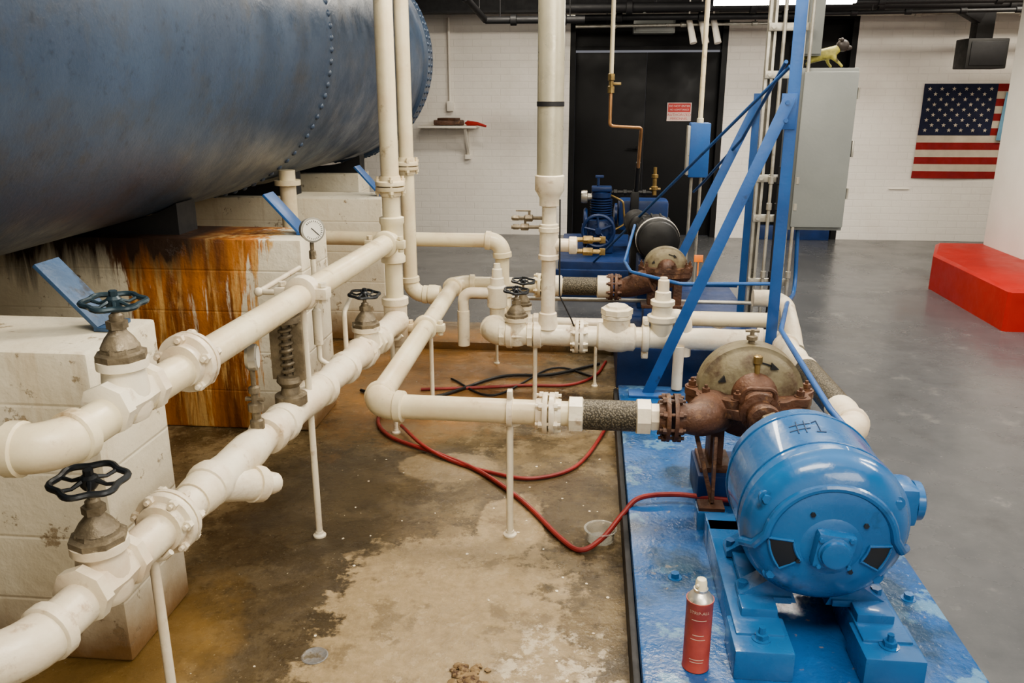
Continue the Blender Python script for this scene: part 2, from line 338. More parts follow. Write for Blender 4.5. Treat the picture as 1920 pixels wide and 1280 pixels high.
for i,(ya,yb,xr,mt) in enumerate(PY):
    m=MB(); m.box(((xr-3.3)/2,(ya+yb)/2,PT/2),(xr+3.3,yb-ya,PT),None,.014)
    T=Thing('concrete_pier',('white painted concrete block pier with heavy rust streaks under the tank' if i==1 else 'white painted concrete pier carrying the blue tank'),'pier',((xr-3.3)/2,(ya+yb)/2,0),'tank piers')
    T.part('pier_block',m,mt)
    m=MB(); pts=[]
    for k in range(17):
        x=TX-.42+.84*k/16; pts.append((x,TZ-math.sqrt((TR+.004)**2-(x-TX)**2)))
    poly=[(TX-.42,PT-.01)]+pts+[(TX+.42,PT-.01)]
    m.prism(poly,ya+.1,yb-.1,lambda a,b,c:V((a,c,b))); T.part('saddle',m,darkpipe)
    if i==3: continue
    ym=(ya+yb)/2 if i>0 else ya+.25
    w=.11 if i==0 else .125; x1=-1.385; x0=-1.545; z0=1.14
    T2=Thing('tank_bracket','short wide worn blue steel plate bracket between tank and pier','bracket',(x1,ym,PT),'tank brackets')
    m=MB(); m.bar((x0,ym,z0),(x1,ym,PT+.012),w,.012,(0,0,1)); m.box((x1+.015,ym,PT+.008),(.05,w,.012),None,.002); T2.part('strap',m,dullblue if i==0 else steelblue)
T=Thing('nozzle_stub','cream painted drain pipe dropping from the tank behind the pier','pipe',(-1.86,5.0,0)); m=MB(); m.cyl((-1.86,5.0,0),(-1.86,5.0,1.15),.05,18); T.part('pipe',m,cream)
m=MB(); m.cyl((-1.86,5.0,1.06),(-1.86,5.0,1.09),.08,18); T.part('flange',m,cream)
# ---------------------------------------------------------------- pipe fittings
def elbow(T,A,B,C,r,bend,mt):
    pts=arc(A,B,C,bend,10); m=MB(); m.sweep(pts,r*1.16,20)
    for p,q in((pts[0],pts[1]),(pts[-1],pts[-2])):
        d=(p-q).normalized(); m.lathe(p-d*.01,d,[(0,r*1.18),(.004,r*1.30),(.03,r*1.30),(.034,r*1.1)],20)
    T.part('elbow',m,mt)
def flange(T,o,ax,r,mt,n=8,gap=.006,name='flange',big=1.72):
    a,u,w=basis(ax); o=V(o); m=MB()
    for sg in(-1,1): m.lathe(o-a*.045*sg,a*sg,[(0,r*1.2),(.02,r*1.28),(.024,r*big*.97),(.03,r*big),(.045-gap/2,r*big)],28)
    br=r*(big+1.2)/2*1.0
    for k in range(n):
        p=o+(u*math.cos(2*PI*k/n+.3)+w*math.sin(2*PI*k/n+.3))*br
        m.cyl(p-a*.045,p+a*.045,.0065,8); m.hexn(p+a*.02,a,.013,.014); m.hexn(p-a*.02,-a,.013,.014)
    T.part(name,m,mt)
def coupling(T,o,ax,r,mt,side=(0,0,1),w=.05,name='coupling'):
    a,_,_=basis(ax); o=V(o); s_=V(side); s_=(s_-a*s_.dot(a)).normalized(); m=MB(); q=a.cross(s_)
    m.lathe(o-a*w/2,a,[(0,r*1.12),(.004,r*1.32),(w*.3,r*1.38),(w*.7,r*1.38),(w-.004,r*1.32),(w,r*1.12)],24)
    for sg in(-1,1):
        p=o+s_*sg*(r*1.38+.012); R=Matrix((a,s_,q)).transposed()
        m.box(p,(w*.9,.045,.04),R,.008); m.cyl(p-q*.034,p+q*.034,.008,8); m.hexn(p+q*.022,q,.014,.014); m.hexn(p-q*.022,-q,.014,.014)
    T.part(name,m,mt)
def run(name,label,pts,r,bend,mt,elb=True,lump=0,cat='pipe',org=None,group=None):
    pts=[V(p) for p in pts]; T=Thing(name,label,cat,org or pts[0],group); m=MB(); c=fillet(pts,bend,8)
    if lump:
        c=subdiv(c,.03); m.sweep(c,[r*(1+lump*(.5*math.sin(i*.9)+.5*math.sin(i*.37+1)+random.uniform(-.35,.35))) for i in range(len(c))],20)
    else: m.sweep(c,r,20)
    T.part('pipe',m,mt)
    if elb:
        for i in range(1,len(pts)-1): elbow(T,pts[i-1],pts[i],pts[i+1],r,bend,mt)
    return T
def handwheel(T,o,ax,R,mt=black,lobes=6):
    o=V(o); a,u,w=basis(ax); m=MB(); pts=[]
    N=lobes*10
    for k in range(N):
        t=2*PI*k/N; rr=R*(1+.08*math.cos(lobes*t)); pts.append(o+(u*math.cos(t)+w*math.sin(t))*rr)
    m.sweep(pts,R*.105,8,closed=True)
    for k in range(lobes):
        t=2*PI*(k+.5)/lobes; d=u*math.cos(t)+w*math.sin(t)
        m.sweep([o+a*.004+d*R*.15,o-a*.006+d*R*.55,o+d*R*.93],[R*.09,R*.06,R*.07],6)
    m.lathe(o-a*.02,a,[(0,R*.2),(.01,R*.28),(.028,R*.26),(.034,R*.16)],12); m.hexn(o+a*.014,a,R*.15,.012)
    T.part('handwheel',m,mt)
def gate_valve(o,d,r,h,R,label,s=1.0,group='gate valves',wm=black):
    o=V(o); d=V(d).normalized(); T=Thing('gate_valve',label,'valve',o,group); Z=V((0,0,1))
    m=MB(); L=.09*s
    m.lathe(o-d*L,d,[(0,r*1.1),(.004,r*1.32),(.03*s,r*1.32),(.036*s,r*1.1),(L,r*1.2),(2*L-.036*s,r*1.1),(2*L-.03*s,r*1.32),(2*L-.004,r*1.32),(2*L,r*1.1)],8)
    m.lathe(o-Z*r*1.25,Z,[(0,r*.5),(.01,r*.95),(.03,r*1.15),(r*1.25+.02,r*1.12),(r*1.25+.07*s,r*1.02),(r*1.25+.075*s,r*1.22),(r*1.25+.095*s,r*1.22)],24)
    T.part('valve_body',m,white)
    z0=.095*s; m=MB()
    m.lathe(o+Z*z0,Z,[(0,r*1.22),(.014,r*1.22),(.018,r*.98),(.03,r*.92)],8)
    m.lathe(o+Z*(z0+.028),Z,[(0,r*.92),(.02,r*.68),(.035,r*.42),(.05,r*.36)],20)
    m.hexn(o+Z*(z0+.07),Z,r*.5,.018*s)
    T.part('bonnet',m,bronze)
    m=MB(); m.cyl(o+Z*(z0+.05),o+Z*(h+.025),r*.16,10); m.lathe(o+Z*(z0+.085),Z,[(0,r*.32),(.015,r*.32),(.02,r*.2)],12); T.part('stem',m,bronze)
    handwheel(T,o+Z*h,Z+V((.06,-.05,0)),R,wm)
    return T
def support(p,ztop,r=.012,label='thin white painted pipe stanchion with saddle top',saddle=.05,mt=white):
    p=V((p[0],p[1],0)); T=Thing('pipe_support',label,'support',p,'pipe supports'); m=MB(); m.cyl(p,p+V((0,0,ztop)),r,14); T.part('post',m,mt)
    m=MB(); m.lathe(p,(0,0,1),[(0,r*2.0),(.006,r*2.0),(.012,r*1.3),(.02,r*1.2)],16); T.part('foot',m,mt)
    m=MB(); m.sweep([p+V((-saddle,0,ztop+.02)),p+V((-saddle*.6,0,ztop+.002)),p+V((0,0,ztop-.006)),p+V((saddle*.6,0,ztop+.002)),p+V((saddle,0,ztop+.02))],.008,8); T.part('saddle',m,mt)
# upper run
def ux(y): return -1.045+.055*(y-1.6)
dU=V((.055,1,0)).normalized()
T=run('upper_pipe_run','cream painted steel pipe running beside the tank piers',[(-1.9,1.42,.92),(ux(1.42),1.42,.92),(ux(3.76),3.76,.94)],.044,.07,cream)
flange(T,(ux(1.95),1.95,.934),dU,.046,white,5)
coupling(T,(ux(2.71),2.71,.94),dU,.044,white,(1,0,0),.06)
coupling(T,(ux(3.68),3.68,.94),dU,.044,cream,(1,0,0),.04)
gate_valve((ux(1.68),1.68,.935),dU,.046,.225,.062,'white gate valve with bronze bonnet and dark teal handwheel',wm=teal)
# lower run
LZ=.53
def lx(y): return -1.08+.082*(y-1.78)
dL=V((.082,1,0)).normalized()
T=run('lower_pipe_run','thick white painted insulated pipe along the piers',[(-1.9,1.27,LZ-.02),(lx(1.27),1.27,LZ-.02),(lx(1.95),1.95,LZ)],.05,.13,white)
m=MB(); c=subdiv([V((lx(1.95),1.95,LZ)),V((lx(3.78),3.78,.55))],.022); m.sweep(c,[.056*(1+.07*math.sin(i*.55)+.05*math.sin(i*.23)+random.uniform(-.025,.025)) for i in range(len(c))],20); T.part('insulated_section',m,wrap)
for yy in(2.05,2.42,2.52,2.86,3.1,3.3,3.52): 
    m=MB(); m.lathe(V((lx(yy),yy,LZ+.003))-dL*.03,dL+V((random.uniform(-.1,.1),0,random.uniform(-.1,.1))),[(0,.052),(.006,.064),(.03,.068),(.054,.064),(.06,.052)],20); T.part('wrap_band',m,wrap)
flange(T,(lx(1.84),1.84,LZ),dL,.053,white,7,big=1.62)
m=MB(); m.sweep([(lx(2.08),2.08,LZ-.01),(-1.01,2.17,.475),(-.985,2.215,.455)],[.053,.05,.047],18); m.sweep([(-1.0,2.19,.467),(-.985,2.22,.453)],.056,18); T.part('branch_stub',m,wrap)
m=MB(); m.sweep([(-.985,2.215,.455),(-.965,2.25,.442),(-.955,2.268,.436),(-.951,2.276,.433)],[.033,.036,.031,.015],14); T.part('stub_cap',m,white)
gate_valve((lx(1.58),1.58,LZ),dL,.052,.245,.074,'white gate valve with corroded bronze bonnet and black handwheel')
gate_valve((lx(3.36),3.36,.545),dL,.050,.235,.062,'white wrapped gate valve with black handwheel near the riser')
support((ux(2.70),2.70),.89,.012); support((lx(1.76),1.76),.47,.013); support((lx(3.7),3.70),.48,.011)
xv,yv=-.925,3.8
T=run('riser_pipe','cream vertical riser pipe rising past the tank to the ceiling',[(xv,yv,.44),(xv,yv,3.08)],.042,.1,cream,False,org=(xv,yv,.44))
def ring(T,o,ax,prof,mt,name='collar',n=24):
    m=MB(); m.lathe(o,ax,prof,n); T.part(name,m,mt)
flange(T,(xv,yv,1.19),(0,0,1),.040,cream,4,name='union_flange')
ring(T,(xv,yv,.83),(0,0,1),[(0,.045),(.005,.058),(.03,.058),(.04,.052),(.18,.052),(.19,.058),(.215,.058),(.22,.045)],cream,'tee')
ring(T,(xv,yv,.42),(0,0,1),[(0,.02),(.01,.05),(.02,.056),(.2,.056),(.21,.064),(.24,.064),(.245,.045)],wrap,'base_tee')
ring(T,(xv,yv,.33),(0,0,1),[(0,.028),(.005,.034),(.03,.034),(.1,.03)],white,'drip_leg')
x2,y2=-1.01,4.54
T=run('riser_pipe','cream vertical riser with bolted union turning into the suction line',[(x2,y2,3.08),(x2,y2,.5),(-.85,y2,.5)],.040,.08,cream,True,org=(x2,y2,.5))
flange(T,(x2,y2,1.22),(0,0,1),.038,cream,4,name='union_flange')
ring(T,(-.87,y2,.5),(1,0,0),[(-.04,.045),(-.035,.055),(0,.055),(.03,.05)],cream)
# suction header B
T=run('suction_pipe','cream painted suction pipe with elbows feeding both pumps',[(-.02,2.77,.5),(-.775,2.79,.5),(-.80,4.83,.5),(.10,4.83,.5)],.045,.095,cream,True,org=(-.775,2.79,.5))
flange(T,(-.13,2.772,.5),(1,0,0),.044,white,6)
coupling(T,(-.79,3.85,.5),(0,1,0),.045,cream,(1,0,0),.05)
m=MB(); m.lathe((-.28,2.774,.5),(1,0,0),[(0,.05),(.001,.054),(.02,.054),(.021,.05)],24); m.box((-.27,2.774,.565),(.02,.035,.035),None,.004); T.part('clamp',m,white)
ring(T,(-.06,2.772,.5),(1,0,0),[(0,.05),(.004,.066),(.05,.066),(.054,.058)],white,n=8)
m=MB(); m.cyl((-.02,2.772,.5),(.19,2.77,.5),.055,24); T.part('flexible_connector',m,braid,label='braided grey flexible connector')
ring(T,(.18,2.77,.5),(1,0,0),[(0,.058),(.004,.066),(.05,.066),(.054,.05),(.08,.05)],white,n=8)
ring(T,(-.21,4.83,.5),(1,0,0),[(0,.047),(.004,.062),(.05,.062),(.055,.055)],white)
m=MB(); m.cyl((-.15,4.83,.5),(.05,4.83,.5),.054,20); T.part('flexible_connector',m,braid,label='braided grey flexible connector')
ring(T,(.05,4.83,.5),(1,0,0),[(0,.055),(.004,.066),(.08,.066),(.084,.05)],white)
flange(T,(-.28,4.83,.5),(1,0,0),.042,cream,6)
support((-.27,2.774),.45,.013); support((-.795,4.0),.45,.011); support((-.55,4.83),.45,.009)
# discharge
P6=[V(p) for p in[(-2.0,4.69,.79),(-.5,4.69,.79),(-.5,4.69,.39),(-.5,4.15,.39),(.985,4.15,.39),(.985,2.86,.43),(.80,2.86,.43)]]
T=run('discharge_pipe','cream discharge pipe dropping from the tank and feeding the pump header',P6,.041,.08,cream,False,org=(-.5,4.15,.39))
elbow(T,P6[0],P6[1],P6[2],.042,.075,cream); elbow(T,P6[1],P6[2],P6[3],.046,.08,cream); elbow(T,P6[2],P6[3],P6[4],.056,.09,white); elbow(T,P6[3],P6[4],P6[5],.05,.1,wrap); elbow(T,P6[4],P6[5],P6[6],.049,.10,wrap)
HZ=.39
m=MB(); c=subdiv([V((-.42,4.15,HZ)),V((.9,4.15,HZ))],.05); m.sweep(c,[.055*(1+.03*math.sin(i*1.3)) for i in range(len(c))],20); T.part('header_section',m,white)
m=MB(); c=subdiv([V((.985,4.05,.392)),V((.985,3.62,.41))],.03); m.sweep(c,[.053*(1+.09*math.sin(i*1.1)+random.uniform(-.03,.03)) for i in range(len(c))],18); T.part('wrapped_section',m,wrap)
m=MB(); m.cyl((.985,3.62,.41),(.985,3.10,.425),.056,24); T.part('flexible_connector',m,braid,label='braided dark grey flexible connector')
m=MB(); c=subdiv([V((.985,3.11,.425)),V((.985,2.95,.428))],.03); m.sweep(c,[.059*(1+.05*math.sin(i*1.4)) for i in range(len(c))],18); T.part('wrapped_section',m,wrap)
flange(T,(-.04,4.15,HZ),(1,0,0),.052,white,8)
coupling(T,(.30,4.15,HZ),(1,0,0),.055,white,(0,0,1),.04)
ring(T,(-.28,4.15,HZ),(1,0,0),[(0,.056),(.004,.07),(.04,.07),(.044,.056)],white)
m=MB(); m.lathe((.15,4.15,HZ),(1,0,0),[(-.10,.058),(-.09,.072),(-.06,.072),(-.03,.08),(.03,.08),(.06,.072),(.09,.072),(.1,.058)],20)
m.lathe((.15,4.15,HZ+.02),(0,0,1),[(0,.07),(.08,.07),(.085,.078),(.10,.078),(.105,.07)],20); m.lathe((.15,4.15,HZ+.125),(0,0,1),[(0,.082),(.028,.082),(.034,.06),(.045,.055)],8); T.part('check_valve',m,wrap,label='stained white check valve with octagonal cap')
m=MB(); m.lathe((.38,4.15,HZ+.02),(0,0,1),[(0,.055),(.06,.06),(.075,.075),(.1,.075),(.105,.055),(.15,.05),(.16,.062),(.18,.062),(.185,.042),(.225,.04),(.23,.03),(.285,.028),(.29,.02),(.3,.018)],18)
m.sweep(fillet([(.38,4.15,.51),(.50,4.15,.51),(.50,4.15,.30)],.05),.036,16); T.part('relief_valve',m,white)
m=MB(); m.cyl((.47,4.11,.36),(.47,4.11,.13),.028,14); T.part('drop_leg',m,white)
m=MB(); m.lathe((-.5,4.42,HZ+.02),(0,0,1),[(0,.04),(.05,.042),(.06,.055),(.17,.055),(.18,.04),(.22,.038),(.225,.03),(.27,.028),(.275,.02),(.3,.018)],18)
m.sweep(fillet([(-.5,4.42,.545),(-.69,4.42,.545),(-.69,4.42,.24)],.05),.03,16); m.lathe((-.69,4.42,.24),(0,0,1),[(0,.034),(.1,.034),(.2,.034)],16); T.part('relief_valve',m,white)
gate_valve((-.37,4.15,HZ),(1,0,0),.050,.235,.062,'white gate valve with small black handwheel on the header')
run('branch_pipe','short white branch pipe behind the header',[(-.47,4.47,.37),(.12,4.47,.37)],.03,.05,white,False)
gate_valve((-.36,4.47,.37),(1,0,0),.04,.235,.062,'small gate valve with black handwheel behind the header')
run('parallel_pipe','cream pipe lying parallel behind the header',[(.45,4.33,.45),(.97,4.33,.45)],.040,.05,cream,False)
support((-.27,4.15),.33,.012); support((.05,4.47),.34,.009); support((.7,4.33),.41,.009)
# large riser
x3,y3=-.205,4.15
T=Thing('large_riser_pipe','wide galvanised riser reducing to a white pipe on the header','pipe',(x3,y3,.4))
m=MB(); m.cyl((x3,y3,1.2),(x3,y3,3.08),.064,32); T.part('galvanised_section',m,galv2)
ring(T,(x3,y3,1.54),(0,0,1),[(0,.064),(.001,.067),(.022,.067),(.023,.064)],darkpipe,'band_clamp',32)
m=MB(); m.cyl((x3,y3,.41),(x3,y3,1.1),.036,20)
m.lathe((x3,y3,1.06),(0,0,1),[(0,.04),(.004,.05),(.04,.05),(.06,.06),(.08,.073),(.15,.073),(.155,.066)],24)
m.lathe((x3,y3,.94),(0,0,1),[(0,.04),(.003,.048),(.03,.048),(.034,.04)],20)
m.lathe((x3,y3,.79),(0,0,1),[(0,.04),(.004,.053),(.025,.053),(.03,.047),(.14,.047),(.145,.053),(.165,.053),(.17,.04)],20)
m.lathe((x3,y3,.43),(0,0,1),[(0,.056),(.03,.05),(.08,.046),(.085,.037)],20)
m.cyl((x3,y3,.865),(x3+.12,y3,.865),.034,16); m.lathe((x3+.1,y3,.865),(1,0,0),[(0,.034),(.004,.045),(.04,.045),(.045,.03)],16); T.part('white_section',m,white)
for dz in(-.03,.03):
    m=MB(); m.cyl((x3+.14,y3,.865+dz),(x3+.26,y3,.865+dz),.012,10); m.lathe((x3+.17,y3,.865+dz),(1,0,0),[(0,.012),(.004,.021),(.05,.021),(.055,.012)],6); m.box((x3+.27,y3,.865+dz),(.03,.012,.035),None,.003); m.cyl((x3+.21,y3,.865+dz),(x3+.21,y3-.03,.865+dz),.006,8); m.box((x3+.225,y3-.032,.865+dz),(.06,.006,.01),None,.002)
    T.part('small_valve',m,brass)
for k,dz in enumerate((1.0,.955)):
    m=MB(); m.cyl((x3-.03,y3,dz),(x3-.19,y3-.01*k,dz),.009,10); m.lathe((x3-.08-.02*k,y3,dz),(-1,0,0),[(0,.01),(.004,.019),(.04,.019),(.045,.01)],6); m.cyl((x3-.1-.02*k,y3,dz),(x3-.1-.02*k,y3,dz+.035),.006,8); m.box((x3-.13-.02*k,y3,dz+.036),(.075,.012,.007),None,.002)
    m.lathe((x3-.15,y3,dz),(-1,0,0),[(0,.009),(.003,.015),(.03,.015),(.034,.008)],6); T.part('brass_cock',m,bronze)
run('impulse_tube','thin dark impulse tube running down beside the riser',[(x3+.055,y3-.05,1.1),(x3+.06,y3-.06,.62),(x3+.12,y3-.06,.5),(x3+.14,y3-.02,.44)],.004,.04,darkpipe,False)
# instruments
px,py=lx(2.6),2.6
T=Thing('spring_relief_valve','dark grey spring relief valve standing on the insulated pipe','valve',(px,py,.59))
m=MB(); m.lathe((px,py,.575),(0,0,1),[(0,.055),(.03,.055),(.035,.035),(.06,.03),(.08,.045),(.10,.04)],18)
for sx in(-1,1): m.bar((px+sx*.037,py,.66),(px+sx*.037,py,.87),.016,.04,(1,0,0))
m.lathe((px,py,.865),(0,0,1),[(0,.052),(.02,.052),(.025,.034),(.05,.03),(.055,.02)],16); T.part('valve_yoke',m,bronze)
m=MB(); m.sweep([(px+.021*math.cos(t*.55),py+.021*math.sin(t*.55),.675+t*.0021) for t in range(92)],.007,6); m.cyl((px,py,.67),(px,py,.87),.014,10); T.part('spring',m,bronze)
px,py=lx(2.35),2.35
T=Thing('relief_gauge','old gauge on a rusty siphon stem over the insulated pipe','gauge',(px,py,.58))
m=MB(); m.lathe((px,py,.58),(0,0,1),[(0,.022),(.03,.022),(.035,.014),(.06,.014),(.062,.024),(.085,.024),(.09,.012),(.12,.012),(.122,.018),(.14,.018),(.145,.008),(.20,.008)],10); m.cyl((px-.03,py,.68),(px+.03,py,.68),.008,8); T.part('stem',m,bronze)
m=MB(); m.lathe((px,py+.01,.815),(1,.25,0),[(-.02,.034),(-.01,.042),(.012,.042),(.016,.036)],24); T.part('gauge_case',m,galv)
m=MB(); m.lathe((px,py+.01,.815),(1,.25,0),[(.0165,.035),(.0175,.035)],24); T.part('dial',m,gface)
gx=-1.04
T=Thing('pressure_gauge','round dial pressure gauge on a thin white standpipe','gauge',(gx,3.0,.55))
m=MB(); m.sweep(fillet([(-.985,3.0,.57),(gx,3.0,.60),(gx,3.0,1.03)],.02),.010,12); m.lathe((gx,3.0,.66),(0,0,1),[(0,.01),(.004,.018),(.04,.018),(.14,.018),(.15,.01)],12)
m.sweep(fillet([(gx,3.0,.87),(-1.26,2.99,.87),(-1.26,3.45,.87)],.03),.011,12)
m.ball((-1.26,2.99,.87),.018); m.sweep([(gx,3.0,.87),(gx,3.05,.87)],.016,10); T.part('standpipe',m,white)
m=MB(); m.lathe((gx,3.0,1.0),(0,0,1),[(0,.009),(.003,.014),(.03,.014),(.035,.008),(.07,.008)],8); T.part('stem_fitting',m,bronze)
gd=V((.85,-1,.05)).normalized(); go=V((gx,3.0,1.112))
m=MB(); m.lathe(go-gd*.02,gd,[(0,.03),(.004,.041),(.032,.041),(.036,.047),(.041,.047),(.042,.041)],32); T.part('gauge_case',m,galv)
m=MB(); m.lathe(go+gd*.0225,gd,[(0,.040),(.001,.040)],32); T.part('dial',m,gface)
m=MB(); _,u,w=basis(gd)
for k in range(22):
    t=PI*.75+k*PI*1.5/21+PI*.5; d=u*math.cos(t)+w*math.sin(t); m.bar(go+gd*.025+d*.030,go+gd*.025+d*.036,.002,.0006,gd,0)
m.bar(go+gd*.026-(u-w)*.008,go+gd*.026+(u-w)*.020,.003,.001,gd,0); T.part('needle_and_marks',m,ink)
run('small_bypass_pipe','thin white bypass pipe beside the wrapped valve',[(lx(3.2)-.03,3.2,.58),(lx(3.2)-.03,3.2,.74),(lx(3.36)-.1,3.5,.74)],.010,.02,white,False)
# ---------------------------------------------------------------- blue skid & machine 1
BX0,BX1,BT=.17,1.08,.12
m=MB(); m.box(((BX0+BX1)/2,2.7,BT/2),(BX1-BX0,2.95,BT),None,.012)
solo('pump_skid',m,bluebase,'blue painted concrete pump plinth with wet worn paint','plinth',((BX0+BX1)/2,2.7,0))
m=MB(); m.box((BX0-.012,2.7,.05),(.02,2.94,.1),None,.004); solo('plinth_edge_strip',m,darkpipe,'dark strip along the blue plinth side','strip',(BX0-.01,2.7,0))  # dark strip covering the left side face of the plinth
MX,MZ,MR=.65,.487,.218; MF=2.085
T=Thing('electric_motor','large blue electric motor marked with a painted number','motor',(MX,2.25,BT))
m=MB(); m.lathe((MX,0,MZ),(0,1,0),[(MF,MR-.004),(MF+.005,MR),(2.33,MR),(2.335,MR-.006),(2.39,MR-.012),(2.415,MR-.05),(2.43,.11),(2.46,.09),(2.465,.045),(2.56,.045)],72); T.part('motor_body',m,blue)
prof=[(0,MR+.002),(.004,MR+.006),(.028,MR+.005),(.036,MR-.003)]
for k in range(1,11):
    t=k/10*PI/2*.86; prof.append((.036+.072*math.sin(t),.07+(MR-.075)*math.cos(t)**1.15))
m=MB(); m.lathe((MX,MF+.005,MZ),(0,-1,0),prof,72); T.part('end_bell',m,blue)
m=MB(); R=.165
def bell(r): # depth of the bell surface at radius r
    for (t0,r0),(t1,r1) in zip(prof[3:-1],prof[4:]):
        if r1<=r<=r0: return MF+.005-(t0+(t1-t0)*(r0-r)/(r0-r1))
    return MF-.10
fy0=bell(R)
m.sweep([(MX-.215,MF-.03,MZ-.055),(MX-.19,bell(.19)-.002,MZ-.04)]+[(MX+R*math.cos(t),fy0-.002,MZ-.02+R*math.sin(t)*.97) for t in[PI*(.96-.92*k/24) for k in range(25)]]+[(MX+.19,bell(.19)-.002,MZ-.04),(MX+.215,MF-.03,MZ-.055)],.013,10); T.part('arched_rib',m,blue)
m=MB(); m.box((MX,MF-.112,MZ-.02),(.10,.05,.10),Matrix.Rotation(.12,3,'Y'),.012); m.lathe((MX,MF-.134,MZ-.02),(0,-1,0),[(0,.043),(.006,.043),(.008,.038),(.018,.036),(.020,.028)],28)
for sx,sz in((-1,-1),(1,-1),(-1,1),(1,1)): m.hexn((MX+sx*.038,MF-.136,MZ-.02+sz*.038),(0,-1,0),.006,.006)
m.lathe((MX,MF-.088,MZ-.02),(0,-1,0),[(0,.088),(.012,.082),(.018,.07)],32)
T.part('bearing_cap',m,blue)
for sg,t0,dt in((-1,-.06,.62),(1,-.12,.50)):
    m=MB(); A=[];B=[]
    for k in range(11):
        t=t0-dt*k/10; A.append((.155,t)); B.append((.100,t-.02))
    va=[m.bm.verts.new((MX+sg*r*math.cos(t),bell(r)-.0025,MZ+r*math.sin(t))) for r,t in A]
    vm=[m.bm.verts.new((MX+sg*.128*math.cos(t),bell(.128)-.0035,MZ+.128*math.sin(t))) for r,t in A]
    vb=[m.bm.verts.new((MX+sg*r*math.cos(t),bell(r)-.0025,MZ+r*math.sin(t))) for r,t in B]
    for k in range(10): m.face([va[k],va[k+1],vm[k+1],vm[k]]); m.face([vm[k],vm[k+1],vb[k+1],vb[k]])
    T.part('vent_dark_patch',m,ink)  # black patch on the closed bell stands for the shade inside the vent
    m=MB(); lp=[(MX+sg*r*math.cos(t),bell(r)-.003,MZ+r*math.sin(t)) for r,t in [(.158,t0-dt*k/10) for k in range(11)]+[(.097,t0-.02-dt*(10-k)/10) for k in range(11)]]
    m.sweep(lp,.004,6,closed=True); T.part('vent_rim',m,blue)
for a in(.5,PI-.5,-.75,PI+.75):
    m=MB(); p=V((MX+.19*math.cos(a),MF-.01,MZ+.19*math.sin(a))); m.cyl(p,p+V((0,-.05,0)),.020,14); m.hexn(p+V((0,-.05,0)),(0,-1,0),.013,.012); T.part('bell_bolt',m,blue)
for a in range(4):
    m=MB(); t=a*PI/2+.6; m.hexn((MX+.098*math.cos(t),bell(.1)+.004,MZ-.01+.098*math.sin(t)),(0,-1,0),.007,.010); T.part('cap_screw',m,black)
for yy in(MF+.03,2.32):
    m=MB(); m.sweep([(MX+(MR+.001)*math.cos(t),yy,MZ+(MR+.001)*math.sin(t)) for t in[2*PI*k/60 for k in range(60)]],.003,6,closed=True)
    T.part('band',m,blue)
m=MB()
def onm(x,y): 
    a=x*.8/MR-.14; return V((MX+(MR+.0008)*math.sin(a),2.225+y*.8,MZ+(MR+.0008)*math.cos(a)))
def stroke(pts,r=.0020): m.sweep([onm(x,y) for x,y in pts],r,6)
def seg(a,b,n=8): return[(a[0]+(b[0]-a[0])*k/n,a[1]+(b[1]-a[1])*k/n) for k in range(n+1)]
stroke(seg((-.035,-.05),(-.025,.05))); stroke(seg((-.008,-.05),(.002,.05))); stroke(seg((-.055,.018),(.018,.024))); stroke(seg((-.06,-.022),(.012,-.016)))
stroke(seg((.040,-.05),(.045,.05))); stroke(seg((.045,.05),(.025,.03))); stroke(seg((.025,-.05),(.057,-.05)))
T.part('painted_number',m,marker,label='faint dark hand-painted number sign and 1')
for sx in(-1,1):
    m=MB()
    for yy in(2.13,2.36):
        m.prism([(sx*.08,-.17),(sx*.20,-.25),(sx*.20,-.268),(sx*.04,-.268)],yy-.035,yy+.035,lambda a,b,c:V((MX+a,c,MZ+b)))
    m.box((MX+sx*.12,2.245,MZ-.257),(.13,.32,.02),None,.004)
    T.part('motor_foot',m,blue)
m=MB(); m.box((MX+.24,2.23,MZ),(.10,.12,.12),None,.025); m.lathe((MX+.285,2.23,MZ),(1,0,0),[(0,.058),(.02,.056),(.026,.046)],20); T.part('terminal_box',m,blue)
T=Thing('motor_pedestal','blue steel sub-base rails and blocks under the motor','pedestal',(MX,2.25,BT))
for sx in(-1,1):
    m=MB(); m.box((MX+sx*.165,2.26,.167),(.13,.62,.095),None,.006); T.part('rail',m,blue)
    m=MB(); m.box((MX+sx*.165,1.96,.163),(.155,.16,.088),None,.008); m.box((MX+sx*.155,2.06,.215),(.10,.07,.05),None,.006); T.part('end_block',m,blue)
    m=MB(); m.hexn((MX+sx*.165,1.94,.207),(0,0,1),.018,.016); m.cyl((MX+sx*.165,1.94,.22),(MX+sx*.165,1.94,.243),.009,8); m.lathe((MX+sx*.165,1.94,.206),(0,0,1),[(0,.026),(.004,.026)],16); T.part('bolt',m,blue)
    for yy in(2.13,2.36):
        m=MB(); m.hexn((MX+sx*.185,yy,.235),(0,0,1),.015,.025); T.part('bolt',m,blue)
m=MB(); m.box((MX,2.56,.167),(.46,.12,.095),None,.006); T.part('cross_plate',m,blue)
for bx,by in((.40,1.83),(.98,1.84),(1.0,2.3),(.3,2.35)):
    m=MB(); m.hexn((bx,by,BT-.002),(0,0,1),.014,.02); m.lathe((bx,by,BT-.003),(0,0,1),[(0,.024),(.006,.022)],14); solo('anchor_bolt',m,blue,'blue painted anchor bolt in the plinth','bolt',(bx,by,BT),'plinth anchor bolts')
